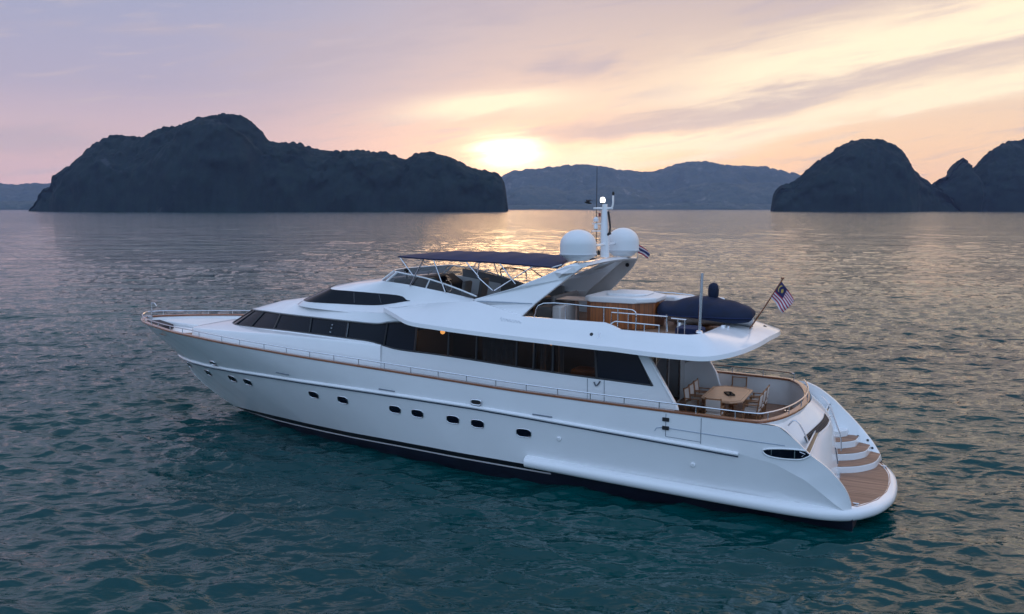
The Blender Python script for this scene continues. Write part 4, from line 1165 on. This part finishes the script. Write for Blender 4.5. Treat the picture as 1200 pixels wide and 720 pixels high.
# ---- radar arch: raked legs, inner faces and the cross wing
def leg(side):
    s = side
    out_ = [(12.85, 2.31, 5.63), (11.35, 2.36, 6.07), (10.2, 2.27, 6.54), (9.62, 2.18, 6.83), (9.33, 2.05, 6.92), (9.00, 2.05, 6.86), (9.56, 2.22, 6.42), (10.52, 2.46, 5.62), (10.86, 2.71, 5.235), (11.7, 2.46, 5.34), (12.6, 2.25, 5.45)]
    e = MB()
    a = [(x, y * s, z) for x, y, z in out_]
    c = [(x, (y - .20) * s, z) for x, y, z in out_]
    e.prism(a, (0, -.20 * s, 0))
    return e
for s in (1, -1):
    l = leg(s).build("arch_leg", WHITE, Yt, angle=30, bevel=.03)
    b = MB(); b.tube([(12.6, 2.405 * s, 5.60), (11.6, 2.49 * s, 5.625), (10.6, 2.50 * s, 5.625)], .014, 5); b.build("leg_crease", mat("crease_grey", (.30, .36, .44), .5), l)
    b = MB(); b.add([(9.95, 2.235 * s, 6.63), (9.35, 2.19 * s, 6.80), (9.30, 2.17 * s, 6.62), (9.80, 2.25 * s, 6.45), (9.62, 2.42 * s, 6.60)], [(0, 1, 4), (1, 2, 4), (2, 3, 4), (3, 0, 4)]); b.build("leg_cowl", WHITE2, l)
tp = [(9.66, 6.78), (9.30, 6.90), (8.98, 6.91), (8.86, 6.86), (8.95, 6.80), (9.25, 6.74)]
arch_rows = []
for y in np.linspace(2.08, -2.08, 15):
    c = .06 * (1 - (y / 2.08) ** 2)
    k = 1 - .10 * (abs(y) / 2.08) ** 4
    arch_rows.append([(9.2 + (x - 9.2) * k - (.14 * (1 - y / 2.08) if x < 9.1 else .10 * (1 - y / 2.08)), y, z + c) for x, z in tp])
b = MB(); b.grid(arch_rows, closed=True); b.poly(arch_rows[0]); b.poly(arch_rows[-1][::-1])
archt = b.build("arch_wing", WHITE, Yt, angle=35)
# big raked inner panel carrying the wing on the starboard quarter
for s in (-1,):
    pl = [(9.55, 2.02 * s, 6.72), (8.60, 2.02 * s, 6.875), (8.80, 2.15 * s, 6.55), (9.52, 2.42 * s, 5.85), (10.2, 2.62 * s, 5.25), (11.6, 2.5 * s, 5.42), (11.2, 2.35 * s, 5.98), (10.4, 2.2 * s, 6.33)]
    b = MB(); b.prism(pl, (0, .10, 0)); pn = b.build("arch_panel", GREYW, Yt, angle=30)
    b = MB(); b.lathe([(0, 0), (.07, 0), (.07, .03), (0, .03)], (0, 0, 0), 12); o = b.build("speaker_grille", RUBBER, pn); o.location = (8.95, -1.94, 6.62); o.rotation_euler = (R(-70), 0, 0)
# satellite domes
for x, y, zb in ((9.46, 1.5, 6.98), (8.98, -1.5, 6.98)):
    prof = [(.34, 0), (.36, .03), (.56, .17), (.595, .19), (.595, .23), (.575, .24), (.575, .52)] + [(.575 * math.cos(t), .52 + .50 * math.sin(t)) for t in np.linspace(.1, math.pi / 2, 10)]
    k = .95 if y < 0 else 1.0
    b = MB(); b.lathe([(r * k, z * .96) for r, z in prof], (x, y, zb - .02), 40); dm = b.build("satellite_dome", mat("dome_white", (.74, .76, .77), .42), Yt, angle=25)
    b = MB(); b.lathe([(.597 * k, .185), (.604 * k, .20), (.597 * k, .225)], (x, y, zb - .02), 40); b.build("dome_rim", mat("dome_grey", (.5, .52, .54), .5), dm)
# mast
b = MB(); b.tube([(9.10, 0, 7.0), (9.12, 0, 8.0), (9.13, 0, 8.74)], [.15, .13, .085], 10); mast = b.build("mast", WHITE, Yt)
b = MB(); b.tube([(9.10, -.95, 7.42), (9.10, .95, 7.42)], .045, 8); b.build("dome_brace", WHITE, mast)
b = MB(); b.tube([(9.5, .05, 8.60), (8.85, -.02, 8.60)], .035, 8); b.build("mast_arm", WHITE, mast)
b = MB(); b.tube(rs([(9.05, 0, 8.58), (8.86, 0, 8.66), (8.84, 0, 9.02)], 4), .03, 6); b.build("mast_horn", WHITE, mast)
b = MB(); b.lathe([(0, 0), (.035, .01), (.045, .07), (.03, .12), (0, .13)], (8.84, 0, 9.02), 10); b.build("wind_sensor", RUBBER, mast)
b = MB(); b.lathe([(0, -.02), (.075, .0), (.085, .09), (.06, .16), (0, .17)], (9.20, 0, 8.80), 12); b.build("anchor_light", mat("anchor_lamp", (1, 1, 1), .4, emit=(1, .96, .88), estr=3.0), mast)
b = MB(); b.tube([(9.20, 0, 8.55), (9.20, 0, 8.8)], .03, 6); b.build("light_stem", RUBBER, mast)
b = MB(); b.tube([(9.40, .03, 7.0), (9.40, .03, 9.98)], [.018, .008], 6); b.build("whip_aerial", RUBBER, mast)
for z in (8.10, 7.86):
    b = MB(); b.box((9.30, .02, z), (.50, .05, .04)); b.build("mast_arm", WHITE, mast)
for z, rr in ((8.16, .09), (7.92, .07)):
    b = MB(); b.lathe([(0, 0), (rr, .01), (rr, .10), (rr * .5, .16), (0, .17)], (9.42, .02, z), 12); b.build("gps_sensor", WHITE, mast)
b = MB(); b.tube([(9.0, 0, 8.5), (8.92, .02, 8.0), (8.94, .04, 7.75)], .035, 6); b.tube([(9.02, .03, 7.74), (8.90, .03, 7.80)], .05, 6); b.build("mast_cable", RUBBER, mast)
b = MB(); b.lathe([(0, 0), (.04, 0), (.04, .12), (0, .12)], (9.30, 0, 8.33), 8); b.build("running_light", mat("red_lens", (.25, .03, .02), .3), mast)
for y in (.16, -.12):
    b = MB(); b.lathe([(0, 0), (.05, .0), (.045, .12), (.02, .16), (0, .16)], (9.36, y, 7.06), 8); b.build("horn", RUBBER, mast)
# ---- bimini awning
nx_, ny_ = 40, 17
top = []
for i in range(nx_ + 1):
    x = 15.85 - (15.85 - 9.92) * i / nx_
    ze = float(np.interp(x, [9.92, 12.4, 14.7, 15.85], [6.77, 6.88, 6.92, 6.97]))
    cr = float(np.interp(x, [9.92, 11, 14.2, 15.3, 15.85], [.20, .21, .17, .08, .02]))
    sag = -.035 * abs(math.sin((x - 9.92) / 5.93 * math.pi * 6))
    top.append([(x, 2.1 * t, ze + cr * (1 - abs(t) ** 2.4) + sag * (1 - abs(t) ** 3)) for t in np.linspace(1, -1, ny_)])
b = MB(); b.grid(top)
edge_loop = [p for p in top[0]] + [r[-1] for r in top[1:]] + [p for p in top[-1][::-1][1:]] + [r[0] for r in top[::-1][1:-1]]
low = [(p[0], p[1], p[2] - .045) for p in edge_loop]
b.grid([edge_loop, low], closed=True)
bim = b.build("bimini_awning", NAVY, Yt, angle=40)
so = bim.modifiers.new("thickness", 'SOLIDIFY'); so.thickness = .012
for k in (0, 10, 20, 30, 40):
    b = MB(); b.tube([(p[0], p[1] * .995, p[2] - .03) for p in top[k]], .018, 6); b.build("awning_bow", STEEL, bim)
for s in (1, -1):
    y = 2.08 * s
    for a, c in (((14.85, y, 6.88), (15.42, y * .99, 5.95)), ((14.45, y, 6.88), (14.0, y * 1.0, 5.80)), ((15.8, y, 6.93), (15.30, y * .985, 6.33)),
                 ((13.2, y, 6.85), (12.72, y, 6.38)), ((12.7, y, 6.85), (12.78, y, 6.36)), ((12.75, y, 6.36), (12.15, y * 1.05, 5.95)), ((11.95, y, 6.84), (11.30, y * 1.08, 6.2)),
                 ((10.75, y, 6.78), (12.10, y * 1.05, 5.95)), ((10.15, y, 6.74), (9.75, y * 1.02, 6.86)), ((9.95, y, 6.70), (9.35, y * 1.0, 6.55))):
        b = MB(); b.tube([a, c], .020, 6); b.build("awning_strut", STEEL, bim)

# ---- flybridge aft: bar / spa surround, rails, poles
def chamfer(x0, x1, y0, y1, c, z):
    return [(x0 + c, y0, z), (x1 - c * .4, y0, z), (x1, y0 + c * .4, z), (x1, y1 - c * .4, z), (x1 - c * .4, y1, z), (x0 + c, y1, z), (x0, y1 - c, z), (x0, y0 + c, z)]
b = MB(); b.prism(chamfer(7.22, 9.40, -1.10, 1.02, .50, 4.80), (0, 0, .82)); spa = b.build("spa_surround", PANEL, Yt, angle=25)
b = MB(); b.prism(chamfer(7.16, 9.46, -1.16, 1.08, .51, 5.62), (0, 0, .17)); b.build("spa_cover", WHITE2, spa, bevel=.05, seg=3)
b = MB(); b.prism(chamfer(7.6, 8.9, -1.0, .5, .3, 5.79), (0, 0, .07)); b.build("spa_cushion", WHITE2, spa, bevel=.03)
b = MB(); b.prism([(9.7, -2.65, 4.80), (5.9, -2.65, 4.80), (5.6, -2.4, 4.8), (5.9, -2.05, 4.8), (9.7, -2.05, 4.8)], (0, 0, .78)); b.build("stowage_locker", WHITE2, Yt, bevel=.05)
b = MB(); b.prism([(7.0, -1.9, 4.80), (5.75, -1.9, 4.80), (5.75, -.9, 4.8), (7.0, -.9, 4.8)], (0, 0, .85)); b.build("stowage_locker", WHITE2, Yt, bevel=.05)
lounge("aft_seat_back", [((10.1, .9, 5.15), (.30, 1.7, .70))], GREYW)
b = MB(); b.box((9.95, .4, 5.62), (1.05, .9, .045)); b.tube([(9.95, .4, 4.8), (9.95, .4, 5.6)], .05, 8); b.build("side_table", mat("pale_table", (.62, .46, .38), .3), Yt, bevel=.01)
def rail_part(name, paths, r=.021):
    e = MB()
    for p in paths[:1]: e.tube(p, r, 8)
    o = e.build(name, STEEL, Yt)
    for p in paths[1:]:
        e = MB(); e.tube(p, r * .85, 6); e.build("rail_post", STEEL, o)
yr = 2.66
rail_part("side_rail", [rs([(10.46, yr, 5.22), (10.13, yr, 5.68), (8.39, yr, 5.66), (7.45, yr, 5.64), (7.22, yr, 5.60), (7.16, yr, 5.46), (7.16, yr, 5.03)], 4),
                        [(9.4, yr, 5.22), (9.4, yr, 5.67)], [(8.16, yr, 5.21), (8.16, yr, 5.66)], [(7.72, yr, 5.1), (7.72, yr, 5.65)]])
y2 = 2.35
rail_part("side_rail", [[(8.05, y2, 5.0), (8.02, y2, 5.48), (6.3, y2, 5.45), (6.3, y2, 5.0)], [(7.5, y2, 5.0), (7.5, y2, 5.47)], [(6.33, y2 - .0, 4.9), (6.33, y2, 5.5)]])
rail_part("side_rail", [rs([(7.98, yr, 5.03), (7.94, yr, 5.16), (7.80, yr, 5.25), (7.6, yr, 5.25), (6.55, yr, 5.22), (6.45, yr, 5.22)], 4), [(6.9, yr, 5.02), (6.9, yr, 5.23)], [(6.46, yr, 5.0), (6.46, yr, 5.22)]])
rail_part("side_rail", [[(6.2, 2.3, 5.40), (5.75, 2.3, 5.38)], [(6.0, 2.3, 4.9), (6.0, 2.3, 5.4)], [(5.8, 2.3, 4.9), (5.8, 2.3, 5.38)]])
for s in (-1,):
    rail_part("side_rail", [rs([(10.2, 2.6 * s, 5.22), (10.0, 2.6 * s, 5.6), (6.8, 2.6 * s, 5.6), (6.7, 2.6 * s, 5.1)], 4)] + [[(x, 2.6 * s, 5.1), (x, 2.6 * s, 5.6)] for x in (9.2, 8.2, 7.2)])
b = MB(); b.tube([(5.38, 2.25, 4.85), (5.34, 2.25, 6.76)], .045, 10); pole = b.build("awning_pole", STEEL, Yt)
b = MB(); b.lathe([(0, 0), (.12, 0), (.10, .05), (.05, .08), (0, .08)], (5.38, 2.25, 5.02), 14); b.build("pole_foot", STEEL, pole)
# tender cradle
for x in (6.3, 4.95):
    b = MB(); b.prism([(x, 1.0, 4.80), (x, -1.0, 4.80), (x, -.8, 5.08), (x, 0, 4.96), (x, .8, 5.08)], (.10, 0, 0)); b.build("tender_chock", WHITE2, Yt, bevel=.02)
b = MB(); b.prism(chamfer(5.35, 6.15, 1.35, 2.15, .2, 4.80), (0, 0, .30)); b.build("deck_cushion", NAVY, Yt, bevel=.10, seg=3)
b = MB(); b.lathe([(0, 0), (.045, 0), (.035, .05), (.06, .07), (0, .1)], (4.85, .75, 5.0), 10); b.build("deck_fitting", STEEL, Yt)

# ================================================================== LOOSE THINGS
TO_W = Matrix.Translation((11.2539, 23.4202, 0.0)) @ Matrix.Rotation(YAW, 4, 'Z')
def at_boat(o, x, y, z, rz=0.0):
    p = TO_W @ Vector((x, y, z)); o.location = p; o.rotation_euler = (0, 0, YAW + rz)
# ---- covered tender
tn = empty("tender"); at_boat(tn, 5.55, -.15, 5.0, R(8))
tag(tn, "inflatable tender under a navy blue fitted cover on the flybridge deck", "dinghy")
secs = []
NX = 34
for i in range(NX + 1):
    u = i / NX; x = 1.70 - 3.02 * u
    wid = .86 * (max(0.0, 1 - abs((u - .55) / .58) ** 3.2)) ** .5 if u < .999 else .0
    wid = max(wid, .34 if u < .5 else .12)
    top_ = float(np.interp(u, [0, .04, .12, .25, .42, .62, .80, .93, 1.0], [.50, .60, .63, .72, .88, .80, .68, .60, .42]))
    bot_ = float(np.interp(u, [0, .05, .15, .4, .8, .95, 1.0], [.30, .28, .27, .23, .11, .16, .32]))
    r = []
    for k in range(21):
        a = math.pi * k / 20
        yy = wid * math.cos(a); 
        hh = bot_ + (top_ - bot_) * (math.sin(a) ** .75)
        hh += (.022 * math.sin(u * 26 + yy * 3) + .020 * math.sin(u * 11 - yy * 6)) * math.sin(a)
        r.append((x, yy, hh))
    secs.append(r)
b = MB(); b.grid(secs); b.poly(secs[0]); b.poly(secs[-1][::-1])
cv_ = b.build("boat_cover", NAVY2, tn, angle=70)
b = MB()
prof = [(0, .0), (.13, .01), (.165, .10), (.17, .28), (.15, .40), (.10, .47), (0, .50)]
b.lathe(prof, (-.02, -.05, .78), 14); b.build("outboard_hood", NAVY2, tn, angle=60)
hs = []
for i in range(NX + 1):
    u = i / NX; x = 1.64 - 2.90 * u
    w_ = .70 * (max(0.0, 1 - abs((u - .6) / .62) ** 2.6)) ** .5
    w_ = max(w_, .03); kz = float(np.interp(u, [0, .1, .3, 1], [.30, .08, -.02, .0]))
    hs.append([(x, w_, .27), (x, w_ * .75, .12 + kz * .5), (x, 0, kz - .08), (x, -w_ * .75, .12 + kz * .5), (x, -w_, .27)])
b = MB(); b.grid(hs); b.poly(hs[-1]); b.build("tender_hull", mat("tender_grey", (.55, .55, .56), .4), tn, angle=50)
b = MB(); b.tube([(s[0][0], s[0][1] + .01, .27) for s in secs[1:-1:2]], .02, 6); b.build("rubbing_strake", NAVY, tn)

# ---- ensigns
def flag(name, label, staff, top_p, bot_p, fly, nu, nv, colour, cat, wave=.05, staff_mat=STEEL, sr=.018, group=None):
    e = empty(name); at_boat(e, *staff[0]); tag(e, label, cat, group)
    o0 = Vector(staff[0])
    b = MB(); b.tube([Vector(p) - o0 for p in staff], sr, 8); st = b.build("flagstaff", staff_mat, e)
    b = MB(); b.lathe([(0, 0), (sr * 2.2, .0), (sr * 2.2, .05), (0, .07)], Vector(staff[-1]) - o0, 8); b.build("truck", staff_mat, st)
    T = Vector(top_p) - o0; B = Vector(bot_p) - o0; F = Vector(fly)
    mats_ = [REDG, WHITEG, BLUEG, YELG]
    b = MB(); vs_, fs_, mi_ = [], [], []
    for j in range(nv + 1):
        for i in range(nu + 1):
            u, v = i / nu, j / nv
            p = T.lerp(B, v) + F * u + Vector((0, 0, -.10 * u * u * (1 - .6 * v)))
            p += Vector((.15, 1, .1)) * (wave * math.sin(u * 7.5 + v * 2.2) * (.25 + u)) + Vector((1, 0, 0)) * (.04 * math.sin(v * 5 + u * 3) * u)
            vs_.append(p)
    for j in range(nv):
        for i in range(nu):
            a = j * (nu + 1) + i
            b.add([], [])
            fs_.append((a, a + 1, a + nu + 2, a + nu + 1)); mi_.append(colour((i + .5) / nu, (j + .5) / nv))
    b.v = vs_; b.f = fs_; b.mi = mi_
    cl = b.build("flag_cloth", mats_, e, merge=False, normals=False)
    return e
def my(u, v):
    if u < .5 and v < 8 / 14:
        x = (u - .19) * 2.0; y = v - 4 / 14
        if math.hypot(x, y) < .185 and math.hypot(x - .075, y) > .155: return 3
        sx, sy_ = (u - .335) * 2.0, y
        a = math.atan2(sy_, sx); rr = math.hypot(sx, sy_)
        if rr < .075 + .055 * abs(math.cos(7 * a)): return 3
        return 2
    return 0 if int(v * 14) % 2 == 0 else 1
flag("ensign", "red and white striped flag with blue canton and yellow crescent on a raked stern staff", [(4.41, 0, 4.80), (3.90, 0, 5.65), (3.43, 0, 6.48)],
     (3.47, 0, 6.42), (3.77, 0, 5.92), (-.42, .04, -.44), 60, 56, my, "flag", wave=.045, staff_mat=VARN, sr=.024)
def th(u, v):
    return 0 if (v < 1 / 6 or v > 5 / 6) else (1 if (v < 2 / 6 or v > 4 / 6) else 2)
flag("courtesy_flag", "small red white and blue striped flag flying from the radar arch", [(8.62, -2.0, 6.85), (8.60, -2.0, 7.42)],
     (8.60, -2.0, 7.36), (8.60, -2.0, 7.06), (-.40, -.05, -.16), 24, 24, th, "flag", wave=.03, sr=.012)

# ---- bird by the mast
bd = empty("bird"); at_boat(bd, 9.62, .25, 8.78); tag(bd, "small black bird gliding beside the mast top", "bird")
b = MB(); b.tube([(-.13, 0, -.02), (-.05, 0, 0), (.05, 0, .015), (.12, 0, .03)], [.012, .035, .03, .012], 8)
for s in (1, -1):
    b.add([(.05, 0, .01), (-.05, 0, .01), (-.06, .14 * s, .10), (-.09, .27 * s, .05), (.02, .14 * s, .11)], [(0, 1, 2, 4), (4, 2, 3)])
b.add([(-.12, .0, -.02), (-.22, .05, -.03), (-.22, -.05, -.03)], [(0, 1, 2)])
b.build("bird_body", RUBBER, bd)

# ---- cockpit dining set
FL = 1.905
tb = empty("dining_table"); at_boat(tb, 5.10, -.68, FL); tag(tb, "long teak dining table with clipped corners in the aft cockpit", "table")
def oct_(hx, hy, c, z): return [(hx - c, -hy, z), (hx, -hy + c, z), (hx, hy - c, z), (hx - c, hy, z), (-hx + c, hy, z), (-hx, hy - c, z), (-hx, -hy + c, z), (-hx + c, -hy, z)]
b = MB(); b.prism(oct_(.66, 1.22, .32, .70), (0, 0, .045)); tt = b.build("table_top", mat("pale_teak", (.52, .32, .20), .35, var=.15, vscale=5), tb, bevel=.01)
b = MB(); b.tube([(x, y, .747) for x, y, z in oct_(.58, 1.14, .29, 0)], .006, 5, closed=True); b.build("inlay", VARN, tt)
b = MB(); b.box((0, 0, .66), (1.0, 1.9, .08)); b.build("apron", FURN, tb)
for y in (-.72, .72):
    b = MB(); b.box((0, y, .33), (.16, .12, .62)); b.build("leg", FURN, tb, bevel=.01)
    b = MB(); b.box((0, y, .03), (.80, .12, .06)); b.build("foot", FURN, tb, bevel=.01)
b = MB(); b.box((0, 0, .16), (.07, 1.44, .09)); b.build("stretcher", FURN, tb)
tr_ = empty("serving_tray"); at_boat(tr_, 5.02, -.62, FL + .747, R(28)); tag(tr_, "small dark tray lying on the teak dining table", "tray")
b = MB(); b.box((0, 0, .012), (.24, .46, .02)); b.build("tray_base", DARKIN, tr_, bevel=.005)
b = MB()
b.tube([(.11, -.22, .03), (.11, .22, .03), (-.11, .22, .03), (-.11, -.22, .03)], .012, 5, closed=True); b.build("tray_rim", RUBBER, tr_)
b = MB(); b.lathe([(0, .02), (.035, .02), (.04, .09), (.02, .11), (0, .11)], (0, .1, 0), 10); b.build("salt_pot", RUBBER, tr_)

def make_chair():
    c = empty("dining_chair")
    e = MB(); e.box((0, 0, .45), (.46, .48, .05)); seat = e.build("seat", LINEN, c, bevel=.015)
    e = MB(); e.box((.0, 0, .415), (.48, .50, .03)); e.build("seat_frame", FURN, c)
    e = MB(); e.box((-.255, 0, .74), (.03, .44, .36), ry=R(-8)); e.build("backrest", LINEN, c, bevel=.01)
    for y in (-.235, .235):
        e = MB(); e.box((.21, y, .32), (.045, .035, .64)); e.build("leg", FURN, c)
        e = MB(); e.tube([(-.16, y, 0), (-.20, y, .45), (-.275, y, .98)], .022, 6); e.build("leg", FURN, c)
        e = MB(); e.box((-.01, y, .655), (.52, .05, .028)); e.build("armrest", FURN, c, bevel=.006)
    for y in (-.235, .235):
        e = MB(); e.box((.02, y, .14), (.42, .025, .035)); e.build("stretcher", FURN, c)
    e = MB(); e.box((-.262, 0, .945), (.03, .44, .03)); e.build("top_rail", FURN, c)
    return c
ch0 = make_chair()
place = [(6.02, -.02, 180, "teak chair by the saloon doors, closest of its three to the port rail"),
         (6.02, -.68, 180, "teak chair with white linen, middle one of the three by the saloon doors"),
         (6.02, -1.34, 180, "teak chair with white linen by the saloon doors, farthest from the port rail"),
         (4.20, -.02, 0, "teak chair on the stern side of the table, closest to the port cap rail"),
         (4.20, -.68, 0, "teak chair with its back to the stern, middle one of that side"),
         (4.20, -1.34, 0, "teak chair with its back to the stern, farthest from the port rail"),
         (5.16, .92, 270, "teak chair at the near head of the table showing its big white linen back"),
         (5.05, -2.26, 90, "teak chair at the far head of the table against the starboard bulwark")]
for k, (x, y, rz, lab) in enumerate(place):
    c = ch0 if k == 0 else copy_tree(ch0)
    at_boat(c, x, y, FL, R(rz + (k * 37 % 9 - 4)))
    tag(c, lab, "chair", "dining chairs round the cockpit table")
# ---- mooring winch on the aft deck
wn = empty("mooring_winch"); at_boat(wn, 3.25, -.75, FL); tag(wn, "small dark mooring winch standing on the cockpit sole near the stern rail", "winch")
b = MB(); b.lathe([(0, 0), (.10, 0), (.09, .06), (.06, .10), (.055, .26), (.09, .34), (.09, .38), (0, .40)], (0, 0, 0), 14); b.build("drum", STEEL, wn)
b = MB(); b.tube([(0, 0, .40), (.03, .12, .52), (.02, .22, .55)], .022, 6); b.build("winch_handle", RUBBER, wn)
